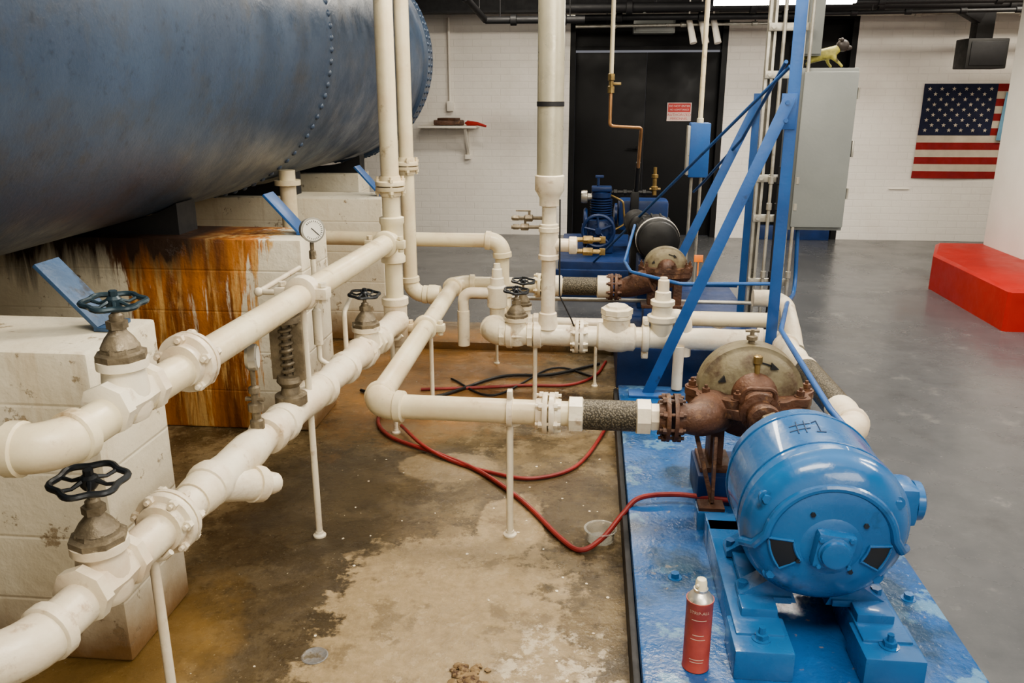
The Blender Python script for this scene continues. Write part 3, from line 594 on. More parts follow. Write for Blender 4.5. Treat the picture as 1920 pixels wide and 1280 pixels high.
# pump
def pump(px,py,pz,zb,label,nx,nozy,nozz,sc=1.0,tint=tan,ped=.1):
    T=Thing('split_case_pump',label,'pump',(px,py,zb)); S=sc
    m=MB(); rings=[]
    prof=[(-.086,.0),(-.084,.06),(-.080,.095),(-.070,.13),(-.056,.150),(-.047,.156),(-.044,.160),(-.042,.172),(.042,.172),(.047,.156),(.052,.152),(.070,.13),(.08,.085),(.082,.0)]
    for t,r in prof:
        rings.append([m.bm.verts.new((px+max(r,.001)*1.10*S*math.cos(PI*k/32),py+t*S+.10*r*S*math.sin(PI*k/32),pz+.012+max(r,.001)*S*math.sin(PI*k/32))) for k in range(33)])
    for i in range(len(rings)-1):
        for k in range(32): m.face([rings[i][k],rings[i][k+1],rings[i+1][k+1],rings[i+1][k]])
    m.face([r[0] for r in rings]); m.face([r[-1] for r in rings][::-1])
    T.part('upper_casing',m,tint)
    m=MB()
    prof=[]
    for k in range(9):
        t=k/8*PI/2; prof.append((.02+.115*math.sin(t),.085*math.cos(t)*1.0+.012))
    m.lathe((px+.005*S,py,pz+.012*S),(0,-1,.0),[(a*S,b*S) for a,b in prof],28)
    m.lathe((px+.005*S,py-.06*S,pz+.085*S),(0,0,1),[(-.03*S,.03*S),(.0,.022*S),(.012*S,.018*S)],12)
    T.part('hub_boss',m,rust)
    m=MB()
    m.bar((px+.015*S,py-.066*S,pz+.138*S),(px+.060*S,py-.068*S,pz+.125*S),.003,.006*S,(0,0,1),0)
    m.prism([(.057,.114),(.061,.137),(.086,.114)],-.078,-.060,lambda a,b,c:V((px+a*S,py+c*S,pz+b*S)))
    m.prism([(-.125,.06),(-.105,.085),(-.098,.062)],-.080,-.066,lambda a,b,c:V((px+a*S,py+c*S,pz+b*S)))
    T.part('cast_arrow',m,ink)
    m=MB(); N=120; poly=[]
    for k in range(N):
        t=2*PI*k/N; rx,ry=.222,.152
        f=1+.055*math.cos(10*t)
        cx_=abs(math.cos(t))**.8*(1 if math.cos(t)>=0 else -1); sy_=abs(math.sin(t))**.8*(1 if math.sin(t)>=0 else -1)
        poly.append((rx*f*cx_*S,ry*f*sy_*S))
    m.prism(poly,pz-.012,pz+.016,lambda a,b,c:V((px+a,py+b,c))); m.prism([(a*.985,b*.985) for a,b in poly],pz-.040,pz-.014,lambda a,b,c:V((px+a,py+b,c)))
    for k in range(10):
        t=2*PI*k/10; q=V((px+.208*S*math.cos(t),py+.138*S*math.sin(t),pz+.012)); m.cyl(q,q+V((0,0,.008)),.022*S,12); m.hexn(q+V((0,0,.006)),(0,0,1),.015*S,.020); m.cyl(q,q+V((0,0,.038)),.006*S,8)
    T.part('split_flange',m,rust)
    m=MB(); m.lathe((px,py,pz),(0,1,0),[(-.09*S,.08*S),(-.08*S,.13*S),(-.05*S,.165*S),(0,.175*S),(.05*S,.165*S),(.08*S,.13*S),(.09*S,.08*S)],28)
    for v in m.bm.verts:
        if v.co.z>pz-.005: v.co.z=pz-.005
    m.ball((px-.13*S,py-.02*S,pz-.05*S),.085*S,(1.1,1.1,.8)); m.ball((px+.13*S,py-.02*S,pz-.05*S),.085*S,(1.1,1.1,.8))
    for sx in(-1,1): m.box((px+sx*.11*S,py,zb+ped+.01),(.12,.18*S,.02),None,.003); m.box((px+sx*.11*S,py,(zb+ped+pz-.08)/2),(.05,.12*S,pz-.08-zb-ped),None,.004)
    T.part('lower_casing',m,rust)
    m=MB(); m.box((px,py,zb+ped/2),(.36*S,.24*S,ped),None,.008); T.part('pedestal_block',m,darkblue)
    m=MB(); m.sweep(spline([(nx,nozy,nozz),(nx+.07,nozy,nozz),(px-.13*S,py-.06,pz-.055)],8),[.054]*5+[.056+.0025*k*S for k in range(12)],22); T.part('suction_nozzle',m,rust)
    return T
PZ=.535; PX=.605
T=pump(PX,2.97,PZ,BT,'split-case centrifugal pump with olive cover and rusty lobed flange',.33,2.77,.5,ped=.12)
flange(T,(.305,2.77,.5),(1,0,0),.050,rust,8,.014)
m=MB(); m.sweep([(.74,2.93,.47),(.80,2.88,.44)],[.07,.055],18); T.part('discharge_nozzle',m,rust)
m=MB(); m.lathe((PX+.005,2.88,PZ-.012),(0.07,-1,-.06),[(-.03,.068),(.01,.066),(.02,.060),(.05,.055),(.055,.072),(.085,.074),(.09,.072),(.095,.052),(.13,.048),(.135,.058),(.16,.056),(.165,.035)],24)
for k in range(4):
    t=k*PI/2+PI/4; m.hexn((PX+.01+.06*math.cos(t),2.80,PZ-.015+.06*math.sin(t)),(0,-1,0),.011,.018)
m.bar((PX-.15,2.86,PZ-.03),(PX-.04,2.80,PZ-.03),.04,.035); m.bar((PX+.16,2.86,PZ-.03),(PX+.06,2.80,PZ-.03),.04,.035)
T.part('bearing_housing',m,rust)
m=MB(); m.sweep(fillet([(PX-.055,2.80,PZ+.02),(PX-.05,2.79,PZ+.075),(PX+.055,2.79,PZ+.075),(PX+.06,2.80,PZ+.02)],.025),.009,8); T.part('lifting_yoke',m,rust)
m=MB(); m.lathe((.64,2.71,.512),(0,-1,-.05),[(0,.04),(.01,.050),(.03,.050),(.035,.042),(.05,.050),(.08,.050),(.085,.035),(.16,.03)],8); T.part('shaft_coupling',m,bronze)
m=MB(); m.lathe((PX,2.99,PZ+.175),(0,0,1),[(0,.012),(.02,.012),(.022,.02),(.035,.02),(.04,.008),(.06,.008)],10); m.sweep([(PX-.025,2.99,PZ+.23),(PX+.025,2.99,PZ+.23)],.006,8); T.part('vent_cock',m,bronze)
m=MB(); m.lathe((PX+.01,2.90,PZ+.13),(0,0,1),[(-.05,.010),(0,.010),(.005,.016),(.03,.016),(.035,.009)],10); T.part('oil_cup',m,brass)
m=MB(); m.bar((.47,2.80,.42),(.46,2.72,.20),.030,.012,(1,0,0)); m.bar((.40,2.78,.43),(.46,2.72,.20),.012,.016,(1,0,0)); m.box((.455,2.71,.192),(.09,.07,.014)); T.part('stay_bracket',m,rust)
m=MB(); m.box((.455,2.71,.152),(.10,.09,.07),None,.006); T.part('bracket_block',m,blue)
m=MB(); m.box((.60,5.25,.12),(.86,1.6,.24),None,.012); solo('pump_skid',m,darkblue,'blue painted plinth under the second pump','plinth',(.60,5.25,0))
T=pump(.45,4.86,.61,.24,'second smaller split-case pump with rusty tan casing',.16,4.83,.5,.68,ped=.14)
flange(T,(.15,4.83,.5),(1,0,0),.046,rust,8,.01)
m=MB(); m.lathe((.45,4.95,.60),(0,1,0),[(0,.05),(.1,.05),(.12,.06),(.2,.06),(.21,.03),(.34,.03)],16); T.part('shaft',m,rust)
T=Thing('electric_motor','black electric motor with pale band driving the second pump','motor',(.44,5.5,.24))
m=MB(); m.lathe((.44,5.3,.69),(0,1,0),[(0,.05),(.005,.10),(.02,.125),(.06,.13),(.065,.14),(.12,.14),(.125,.13),(.36,.13),(.38,.12),(.40,.05)],36)
for k in range(14):
    t=k*2*PI/14; m.box((.44+.132*math.cos(t),5.56,.69+.132*math.sin(t)),(.012,.22,.012))
T.part('motor_body',m,blackrub)
m=MB(); m.lathe((.44,5.395,.69),(0,1,0),[(0,.139),(.001,.143),(.03,.143),(.031,.139)],36); T.part('band',m,whitepaint)
m=MB(); m.box((.44,5.5,.40),(.24,.30,.32),None,.01); T.part('motor_foot',m,darkblue)
m=MB(); m.lathe((.36,5.74,.71),(-.15,1,.05),[(0,.06),(.01,.085),(.06,.085),(.065,.10),(.09,.10),(.095,.085),(.26,.085),(.27,.05)],24); m.box((.35,5.92,.44),(.12,.2,.38),None,.01); T.part('drive_end',m,blackrub)
# ---------------------------------------------------------------- compressor
m=MB(); m.box((.25,7.3,.15),(1.0,1.4,.30),None,.012); m.box((.25,6.58,.19),(1.04,.05,.10),None,.006); solo('machine_platform',m,darkblue,'blue painted concrete platform under the compressor','plinth',(.25,7.3,0))
T=Thing('air_compressor','dark blue belt-driven air compressor beside the black door','compressor',(.1,7.1,.30)); cx,cy=.09,7.1
m=MB(); m.box((cx,cy,.44),(.22,.26,.28),None,.02); m.lathe((cx,cy-.13,.48),(0,-1,0),[(0,.09),(.02,.09),(.03,.07),(.04,.04)],24)
for k in range(6): m.hexn((cx+.078*math.cos(k*PI/3),cy-.15,.48+.078*math.sin(k*PI/3)),(0,-1,0),.009,.012)
m.lathe((cx,cy,.56),(0,0,1),[(0,.07),(.02,.07)]+sum([[(.03+.02*k,.065),(.035+.02*k,.095),(.042+.02*k,.095),(.046+.02*k,.065)] for k in range(8)],[])+[(.2,.085),(.24,.085),(.25,.06)],24); m.box((cx,cy,.83),(.17,.14,.04),None,.01)
m.cyl((cx-.03,cy,.84),(cx-.03,cy,.92),.012,8); m.box((cx-.02,cy,.93),(.07,.03,.02),None,.003)
T.part('crankcase_and_cylinder',m,darkblue)
m=MB(); R=.15
m.sweep([(cx-.13,cy+R*math.cos(2*PI*k/40),.5+R*math.sin(2*PI*k/40)) for k in range(40)],.018,8,closed=True)
for k in range(5): m.bar((cx-.13,cy,.5),(cx-.13,cy+R*math.cos(k*1.257),.5+R*math.sin(k*1.257)),.02,.03,(1,0,0))
m.cyl((cx-.16,cy,.5),(cx-.08,cy,.5),.035,16); T.part('flywheel',m,darkblue)
m=MB(); m.sweep([(cx-.02+.13*math.cos(2*PI*k/36),cy-.19,.50+.13*math.sin(2*PI*k/36)) for k in range(36)],.014,8,closed=True)
for k in range(5): m.sweep([(cx-.02,cy-.19,.50),(cx-.02+.13*math.cos(k*1.257+.4),cy-.19,.50+.13*math.sin(k*1.257+.4))],.010,6)
m.cyl((cx-.02,cy-.21,.50),(cx-.02,cy-.13,.50),.028,14); T.part('spoked_pulley',m,darkblue)
m=MB(); m.lathe((cx-.17,cy,.76),(1,0,0),[(0,.05),(.02,.055),(.05,.055),(.055,.03),(.09,.03)],20); T.part('air_filter',m,galv)
m=MB(); m.sweep(fillet([(cx+.06,cy,.80),(cx+.42,cy,.80)],.03),.016,12)
for k in range(4): m.lathe((cx+.10+.08*k,cy,.80),(1,0,0),[(0,.016),(.003,.027),(.03,.027),(.034,.016)],6)
m.box((cx+.28,cy,.72),(.07,.07,.18),None,.01); m.cyl((cx+.28,cy,.80),(cx+.28,cy,.66),.022,12); T.part('discharge_manifold',m,blackrub)
m=MB(); m.sweep(fillet([(cx+.08,cy-.06,.78),(cx+.18,cy-.12,.74),(cx+.2,cy-.12,.55),(cx+.11,cy-.13,.50)],.04),.009,8); T.part('oil_line',m,brass)
m=MB(); m.lathe((cx+.44,cy,.78),(0,0,1),[(0,.02),(.04,.02),(.045,.03),(.07,.03),(.075,.018),(.14,.018),(.145,.028),(.17,.028),(.175,.015),(.23,.015)],10); m.cyl((cx+.40,cy,.83),(cx+.49,cy,.83),.012,8); T.part('brass_valve',m,brass)
T.part('drive_motor',MB().box((cx+.36,cy+.15,.60),(.42,.24,.26),None,.03).box((cx+.38,cy+.15,.40),(.26,.2,.20),None,.01).lathe((cx+.14,cy+.15,.60),(-1,0,0),[(0,.09),(.02,.09),(.03,.04)],20),darkblue)
T=Thing('copper_air_line','thin copper air line dropping from the ceiling to the compressor','pipe',(.38,6.95,1.02))
m=MB(); m.sweep(fillet([(.13,6.6,3.08),(.13,6.6,1.36),(.38,6.75,1.34),(.38,6.95,1.02)],.03),.013,12); T.part('tube',m,copper)
m=MB(); m.cyl((.13,6.6,1.72),(.13,6.6,3.08),.016,12); T.part('painted_upper_pipe',m,cream)
m=MB(); m.lathe((.13,6.6,1.60),(0,0,1),[(0,.014),(.004,.026),(.05,.026),(.055,.018),(.09,.018),(.095,.026),(.14,.026),(.145,.014)],8); m.box((.17,6.6,1.67),(.07,.012,.02),None,.003); T.part('ball_valve',m,brass)
m=MB(); m.sweep([(.38,6.95,1.06),(.38,7.08,.82)],.02,12); T.part('rubber_sleeve',m,blackrub)
# ---------------------------------------------------------------- frames and rack
T=Thing('steel_brace_frame','blue painted steel post with wide diagonal angle-iron brace on the plinth','frame',(.91,4.05,0))
m=MB(); m.box((.912,4.055,1.61),(.054,.006,2.98),None,.0005); m.box((.936,4.075,1.61),(.006,.04,2.98),None,.0005); T.part('post',m,steelblue,ang=.3)
m=MB(); m.bar((.315,4.03,.125),(.895,4.042,1.58),.006,.056,(1,0,-.4),.0005); m.bar((.339,4.05,.125),(.919,4.062,1.58),.04,.006,(1,0,-.4),.0005); m.box((.32,4.03,.126),(.2,.10,.012),None,.003); m.box((.895,4.05,1.52),(.07,.008,.16),None,.001); m.hexn((.885,4.045,1.56),(0,-1,0),.011,.01); m.hexn((.885,4.045,1.48),(0,-1,0),.011,.01); T.part('diagonal_brace',m,steelblue,ang=.3)
T=Thing('steel_brace_frame','blue painted diagonal angle-iron brace behind the first one','frame',(.98,5.2,.24))
m=MB(); m.bar((.40,5.15,.24),(.955,5.18,1.53),.006,.054,(1,0,-.4),.0005); m.bar((.424,5.17,.24),(.98,5.20,1.53),.04,.006,(1,0,-.4),.0005); m.bar((.965,5.2,.24),(.965,5.2,1.6),.045,.008,(0,1,0),.001); T.part('diagonal_brace',m,steelblue,ang=.3)
T=Thing('brace_rod','long thin blue brace rod running down to the compressor platform','rod',(.05,6.6,.30))
m=MB(); m.cyl((.04,6.6,.30),(.90,4.12,1.72),.009,10); T.part('rod',m,steelblue)
run('blue_conduit','thin blue conduit bent between disconnect box and post',[(.88,4.12,1.74),(.86,5.0,1.35),(.76,5.8,1.02),(.76,6.3,.9)],.009,.08,steelblue,False)
T=Thing('strut_rack','galvanised strut channel rack holding electrical gear','rack',(1.05,5.0,0))
for xx in(.975,1.135):
    m=MB(); m.box((xx-.02,5.0,1.54),(.005,.045,3.08)); m.box((xx+.02,5.0,1.54),(.005,.045,3.08)); m.box((xx,5.02,1.54),(.045,.005,3.08)); m.box((xx-.014,4.979,1.54),(.012,.004,3.08)); m.box((xx+.014,4.979,1.54),(.012,.004,3.08)); T.part('upright',m,galv)
for zz in(.52,.9,1.13,1.7,1.95):
    m=MB(); m.box((1.06,4.965,zz),(.22,.022,.042),None,.003); m.hexn((.975,4.955,zz),(0,-1,0),.012,.01); m.hexn((1.135,4.955,zz),(0,-1,0),.012,.01); T.part('crossbar',m,galv)
for k,(xx,mt,zt) in enumerate(((1.03,galv,3.08),(1.075,blackrub,1.2),(1.175,galv,3.08))):
    m=MB(); m.cyl((xx,4.935,.0),(xx,4.935,zt),.010,12)
    for zz in(.55,.95,1.1): m.lathe((xx,4.935,zz),(0,0,1),[(0,.010),(.003,.016),(.04,.016),(.043,.010)],12)
    solo('electrical_conduit',m,mt,('black' if k==1 else 'galvanised')+' vertical conduit clamped to the strut rack','conduit',(xx,4.94,.0),'rack conduits')
CX=1.285
T=Thing('electrical_cabinet','tall deep grey electrical cabinet mounted on the strut rack','cabinet',(CX,5.1,.83))
m=MB(); m.box((CX+.015,5.12,1.285),(.31,.34,.90),None,.006); T.part('cabinet_body',m,greybox)
m=MB(); m.box((CX+.02,4.935,1.285),(.295,.025,.86),None,.010); m.box((CX-.15,4.945,1.285),(.012,.03,.88),None,.003); d=T.part('cabinet_door',m,greybox)
m=MB(); m.box((CX+.176,4.94,1.3),(.012,.03,.09),None,.003); T.part('latch',m,galv,parent=d)
for zz in(1.05,1.6):
    m=MB(); m.cyl((CX+.175,4.935,zz-.03),(CX+.175,4.935,zz+.03),.007,8); T.part('hinge',m,galv,parent=d)
T=Thing('junction_cabinet','small grey junction cabinet high on the strut rack','cabinet',(1.20,5.1,1.80))
m=MB(); m.box((1.20,5.09,1.97),(.12,.13,.34),None,.006); T.part('cabinet_body',m,greybox)
m=MB(); m.box((1.20,5.02,1.97),(.11,.012,.32),None,.003); T.part('cabinet_door',m,greybox)
run('blue_conduit','blue conduit sweeping from the grey cabinet to the motor terminal box',[(1.22,5.0,.86),(1.24,5.0,.45),(1.08,4.5,.5),(.91,3.85,.53),(.855,2.8,.54),(.90,2.40,.50),(.90,2.28,.50)],.012,.12,steelblue,False)
def figurine():
    dx=-.17
    pts={'tail3':(1.335,5.10,1.785,.006),'tail2':(1.352,5.10,1.79,.010),'tail':(1.375,5.1,1.80,.016),'hip':(1.405,5.1,1.808,.032),'mid':(1.455,5.1,1.812,.033),'sh':(1.50,5.1,1.822,.034),'neck':(1.53,5.1,1.836,.026),'nk2':(1.548,5.1,1.848,.024),
     'hk1':(1.385,5.08,1.775,.013),'ha1':(1.365,5.075,1.758,.009),'hf1':(1.385,5.072,1.742,.008),'hk2':(1.40,5.13,1.775,.013),'ha2':(1.385,5.135,1.758,.009),'hf2':(1.402,5.138,1.742,.008),
     'fk1':(1.52,5.075,1.785,.012),'fw1':(1.545,5.07,1.763,.008),'ff1':(1.565,5.068,1.742,.008),'fk2':(1.49,5.125,1.785,.012),'fw2':(1.50,5.13,1.762,.008),'ff2':(1.52,5.132,1.742,.008)}
    ed=[('tail3','tail2'),('tail2','tail'),('tail','hip'),('hip','mid'),('mid','sh'),('sh','neck'),('neck','nk2'),('hip','hk1'),('hk1','ha1'),('ha1','hf1'),('hip','hk2'),('hk2','ha2'),('ha2','hf2'),('sh','fk1'),('fk1','fw1'),('fw1','ff1'),('sh','fk2'),('fk2','fw2'),('fw2','ff2')]
    K=list(pts); O=V((1.45,5.1,1.735)); D=V((dx,0,0))
    T=Thing('animal_figurine','small yellow-green four-legged toy animal with dark head on the cabinet','figurine',O+D)
    me=bpy.data.meshes.new('figurine_body'); me.from_pydata([V(pts[k][:3])-O for k in K],[(K.index(a),K.index(b)) for a,b in ed],[]); me.materials.append(beast)
    ob=bpy.data.objects.new('figurine_body',me); COL.objects.link(ob); ob.parent=T.e
    md=ob.modifiers.new('skin','SKIN'); md.use_smooth_shade=True
    for i,k in enumerate(K):
        sv=me.skin_vertices[0].data[i]; sv.radius=(pts[k][3],pts[k][3]); sv.use_root=(k=='hip')
    sb=ob.modifiers.new('sub','SUBSURF'); sb.levels=1; sb.render_levels=2
    m=MB(); m.ball((1.562+dx,5.1,1.858),.034,(1.05,.9,1)); m.ball((1.592+dx,5.1,1.846),.018,(1.3,.9,.8)); m.ball((1.55+dx,5.08,1.888),.011); m.ball((1.55+dx,5.12,1.888),.011); T.part('head',m,beasth)
figurine()
DX=.80
T=Thing('disconnect_switch','blue electrical disconnect box hanging on white conduit','switch box',(DX,6.5,1.2))
m=MB(); m.box((DX,6.5,1.19),(.15,.12,.40),None,.01); T.part('box_body',m,steelblue)
m=MB(); m.box((DX-.085,6.47,1.19),(.02,.1,.36),None,.004); T.part('side_lever',m,galv)
m=MB(); m.cyl((DX,6.5,1.38),(DX,6.5,3.08),.018,12); m.lathe((DX,6.5,1.38),(0,0,1),[(0,.025),(.04,.025),(.045,.018)],12); T.part('conduit',m,cream)
for sx in(-.04,.03):
    m=MB(); m.cyl((DX+sx,6.5,1.0),(DX+sx,6.55,.0),.012,10); T.part('lower_conduit',m,galv)
run('blue_drain_pipe','thin blue pipe along the second plinth',[(.3,5.6,.75),(.22,5.1,.6),(.24,4.7,.62),(.5,4.5,.60),(1.05,4.55,.60)],.010,.06,steelblue,False)
run('blue_cross_pipe','thin blue horizontal pipe crossing behind the header',[(-.15,5.3,.42),(.95,5.3,.42)],.014,.06,steelblue,False)
run('grey_cross_pipe','thin grey horizontal pipe crossing behind the header',[(-.75,4.95,.39),(1.1,4.95,.39)],.012,.06,galv,False)
run('wrapped_pipe','white wrapped pipe curving down behind the steel frame',[(.92,4.62,.50),(1.1,4.62,.50),(1.1,4.3,.3)],.045,.1,wrap,False,lump=.08)
m=MB(); m.box((.62,4.72,.70),(.05,.01,.04),None,.002); m.cyl((.62,4.72,.68),(.62,4.72,.60),.004,6); solo('orange_tag',m,orange,'small bright orange tag on the second pump','tag',(.62,4.72,.6))
# ---------------------------------------------------------------- hoses
def hose(name,label,pts,r,mt):
    m=MB(); m.sweep(spline(pts,8),r,10); return solo(name,m,mt,label,'hose',pts[0])
hose('rubber_hose','red rubber hose looping off the plinth onto the floor',[(.56,2.84,.15),(.48,2.85,.15),(.35,2.87,.15),(.215,2.84,.145),(.15,2.79,.10),(.08,2.72,.04),(0,2.67,.012),(-.08,2.75,.012),(-.24,3.02,.012),(-.45,3.28,.012),(-.67,3.45,.012),(-.93,3.62,.012),(-1.05,3.85,.012),(-1.0,4.1,.012)],.0098,redhose)
hose('rubber_hose','red rubber hose curving across the wet floor',[(-.90,3.72,.03),(-.75,3.50,.03),(-.59,3.38,.010),(-.4,3.28,.010),(-.215,3.24,.010),(-.033,3.38,.010),(.088,3.74,.02),(.13,4.0,.03)],.0085,redhose)
hose('rubber_hose','red rubber hose lying under the header pipes',[(-.92,4.30,.010),(-.6,4.36,.010),(-.35,4.42,.010),(-.1,4.45,.010),(.05,4.62,.010),(.12,4.9,.010)],.0085,redhose)
hose('rubber_hose','black rubber hose lying under the header pipes',[(-1.25,4.25,.012),(-1.05,4.12,.012),(-.8,4.2,.012),(-.5,4.55,.012),(-.2,4.62,.012),(.08,4.85,.012)],.009,blackrub)
hose('electrical_cable','thin dark cable on the floor below the pipes',[(-.78,4.5,.008),(-.5,4.25,.008),(-.2,4.75,.008),(.06,4.6,.008)],.006,blackrub)
# ---------------------------------------------------------------- can, tub, cap
cx,cy=.315,1.925
T=Thing('aerosol_can','red-labelled aerosol can with cream spray top on the plinth','spray can',(cx,cy,BT))
m=MB(); m.lathe((cx,cy,BT),(0,0,1),[(0,.034),(.003,.0365),(.006,.036),(.008,.035),(.205,.035),(.208,.0365),(.212,.0365)],36); T.part('can_body',m,redlab)
m=MB(); m.lathe((cx,cy,BT+.211),(0,0,1),[(0,.035),(.004,.0335),(.014,.026),(.022,.018),(.024,.019),(.03,.019),(.032,.014)],30); T.part('shoulder',m,canmetal)
m=MB(); m.lathe((cx,cy,BT+.240),(0,0,1),[(0,.014),(.002,.016),(.02,.015),(.028,.012),(.03,.006)],20); m.cyl((cx-.01,cy-.012,BT+.256),(cx-.014,cy-.018,BT+.256),.004,8); T.part('spray_cap',m,yel)
m=MB(); R=.0356
def onc(x,y):
    a=-PI/2-.12+x/R; return V((cx+R*math.cos(a),cy+R*math.sin(a),BT+y))
addtext(m,'STRIP-ALL',.0125,lambda x,y:onc(x,y+.182))
for z_,w in((.165,.02),(.12,.015),(.107,.02),(.045,.02),(.037,.018)):
    A=[m.bm.verts.new(onc(-w+2*w*j/6,z_)) for j in range(7)]; B=[m.bm.verts.new(onc(-w+2*w*j/6,z_-.0025)) for j in range(7)]
    for j in range(6): m.face([A[j],A[j+1],B[j+1],B[j]])
T.part('label_print',m,printm)
m=MB(); m.lathe((.07,2.77,0),(0,0,1),[(0.001,.04),(.003,.05),(.045,.056),(.047,.062),(.05,.062),(.05,.054),(.045,.052),(.008,.046),(.006,.001)],28)
solo('plastic_tub',m,plastic,'small clear plastic tub standing on the wet floor','tub',(.07,2.77,0))
m=MB(); m.lathe((-.78,2.02,-.001),(0,0,1),[(0,.040),(.002,.040),(.003,.036),(.002,.034),(.002,.001)],28); solo('floor_cap',m,capm,'round dull grey cap set in the floor','cap',(-.78,2.02,0))
for k in range(40):
    a=random.uniform(0,2*PI); fx=random.uniform(-.95,.1); fy=random.uniform(1.95,3.5); r=random.uniform(.003,.007)
    m=MB(); m.prism([(r*random.uniform(.6,1.1)*math.cos(a+j*1.2),r*random.uniform(.6,1.1)*math.sin(a+j*1.2)) for j in range(5)],0,.0015,lambda p,q,c:V((fx+p,fy+q,c+.0005)))
    solo('paint_flake',m,white,'peeled cream paint flake on the floor','debris',(fx,fy,0),'paint flakes on the floor')
for k in range(34):
    t=random.uniform(0,2*PI); q=random.uniform(0,.075); fx=-.30+q*math.cos(t); fy=1.955+q*math.sin(t); r=random.uniform(.005,.011)*(1.2-q*6)+.003
    m=MB(); m.ball((fx,fy,r*.4),r,(1.3,1.1,.5),5)
    for v in m.bm.verts: v.co+=V([random.uniform(-.3,.3)*r for _ in range(2)]+[random.uniform(0,.2)*r])
    solo('rust_crumb',m,crumb,'brown crumb of rust scale on the floor','debris',(fx,fy,0),'rust scale crumbs')
# ---------------------------------------------------------------- column, flag, wall things
T=Thing('support_column','white square column standing on a red painted footing','column',(3.9,7.35,0))
m=MB()
def octo(i,x0=2.90,x1=4.95,y0=5.87,y1=7.80):
    x0+=i;x1-=i;y0+=i;y1-=i
    return[(x0+.02,y0),(x1-.02,y0),(x1,y0+.02),(x1,y1-.02),(x1-.02,y1),(x0+.24,y1),(x0,7.22),(x0,y0+.02)]
L=[[m.bm.verts.new((x,y,z)) for x,y in octo(i)] for i,z in((0,0),(.0,.28),(.025,.30))]
n=len(L[0])
for a,b in zip(L[:-1],L[1:]):
    for k in range(n): m.face([a[k],a[(k+1)%n],b[(k+1)%n],b[k]])
m.face(L[0][::-1]); m.face(L[-1]); T.part('footing',m,redpaint,label='red painted concrete footing block')
m=MB(); m.box((3.88,7.38,1.69),(.72,.72,2.80),None,.02); T.part('shaft',m,whitepaint)
FX,FZ,FW,FH=3.545,.70,1.9,1.0
T=Thing('american_flag','stars and stripes cloth flag pinned flat on the brick wall','flag',(FX+FW/2,9.69,FZ))
def fy(u,v): return 9.683-.010*math.sin(u*9+v*3)-.004*math.sin(v*11)
m=MB(); NU=30
for r in range(13):
    m.mi=0 if r%2==0 else 1
    z1=FZ+FH-r*FH/13; z0=z1-FH/13
    A=[m.bm.verts.new((FX+FW*k/NU-.015*(1-(z1-FZ)/FH),fy(k/NU,(z1-FZ)/FH),z1)) for k in range(NU+1)]
    B=[m.bm.verts.new((FX+FW*k/NU-.015*(1-(z0-FZ)/FH),fy(k/NU,(z0-FZ)/FH),z0)) for k in range(NU+1)]
    for k in range(NU): m.face([A[k],A[k+1],B[k+1],B[k]])
T.part('stripes',m,[flagred,flagwhite])
m=MB(); cw,chh=FW*.4,FH*7/13
G=[[m.bm.verts.new((FX-.008+.004*(1-j/8)+cw*i/12,fy(cw*i/12/FW,1-chh/FH*j/8)-.004,FZ+FH-chh*j/8)) for i in range(13)] for j in range(9)]
for j in range(8):
    for i in range(12): m.face([G[j][i],G[j][i+1],G[j+1][i+1],G[j+1][i]])
T.part('canton',m,flagblue)
m=MB()
for row in range(9):
    nn=6 if row%2==0 else 5
    for i in range(nn):
        sx=cw*((i*2+1+(row%2))/12); sz=FZ+FH-chh*(row+1)/10; yy=fy(sx/FW,(sz-FZ)/FH)-.008
        m.face([m.bm.verts.new((FX-.006+sx+(.024 if k%2==0 else .0095)*math.sin(k*PI/5),yy,sz+(.024 if k%2==0 else .0095)*math.cos(k*PI/5))) for k in range(10)])
T.part('stars',m,flagwhite)
m=MB(); m.box((4.415,9.655,1.36),(.10,.004,.50),Matrix.Rotation(.06,3,'Y'),.001); solo('paper_notice',m,lightblue,'light blue paper strip hanging over the flag','paper',(4.415,9.655,1.12))
m=MB(); m.box((3.42,9.69,.58),(.22,.02,.01),None,.002); solo('wall_ledge',m,whitepaint,'thin white strip ledge on the brick wall','ledge',(3.42,9.69,.58))
T=Thing('wall_speaker','black box unit hanging from the ceiling by the wall','speaker',(3.78,9.0,1.9))
m=MB(); m.box((3.78,9.0,1.97),(.38,.3,.28),None,.012); T.part('cabinet',m,blackrub)
m=MB(); m.box((3.78,8.846,1.97),(.32,.01,.22),None,.004); T.part('grille',m,darkpipe)
m=MB(); m.box((3.78,9.05,2.6),(.16,.16,.98),None,.004); m.bar((3.72,9.0,2.3),(3.3,8.9,2.5),.1,.1); T.part('hanging_duct',m,darkpipe)
T=Thing('wall_shelf','small white wall shelf with angled bracket','shelf',(-1.5,9.55,1.2))
m=MB(); m.box((-1.62,9.55,1.24),(.66,.3,.025),None,.003); T.part('board',m,whitepaint)
m=MB(); m.bar((-1.42,9.68,.92),(-1.42,9.44,1.22),.03,.02); m.box((-1.42,9.685,1.06),(.03,.025,.34),None,.002); m.box((-1.42,9.66,.90),(.07,.06,.05),None,.004); T.part('shelf_bracket',m,whitepaint)
m=MB(); m.box((-1.62,9.55,1.285),(.34,.2,.05),Matrix.Rotation(.2,3,'Z'),.01); m.box((-1.62,9.55,1.32),(.22,.16,.03),Matrix.Rotation(-.2,3,'Z'),.01); solo('folded_leather_pouch',m,rust,'brown folded leather pouch on the wall shelf','pouch',(-1.62,9.55,1.252))
m=MB(); m.ball((-1.36,9.5,1.28),.04,(1.8,1,.6)); m.sweep([(-1.4,9.5,1.28),(-1.28,9.45,1.275),(-1.18,9.43,1.25)],[.03,.02,.012],8); solo('red_rag',m,signred,'crumpled red rag on the wall shelf','rag',(-1.36,9.5,1.252))
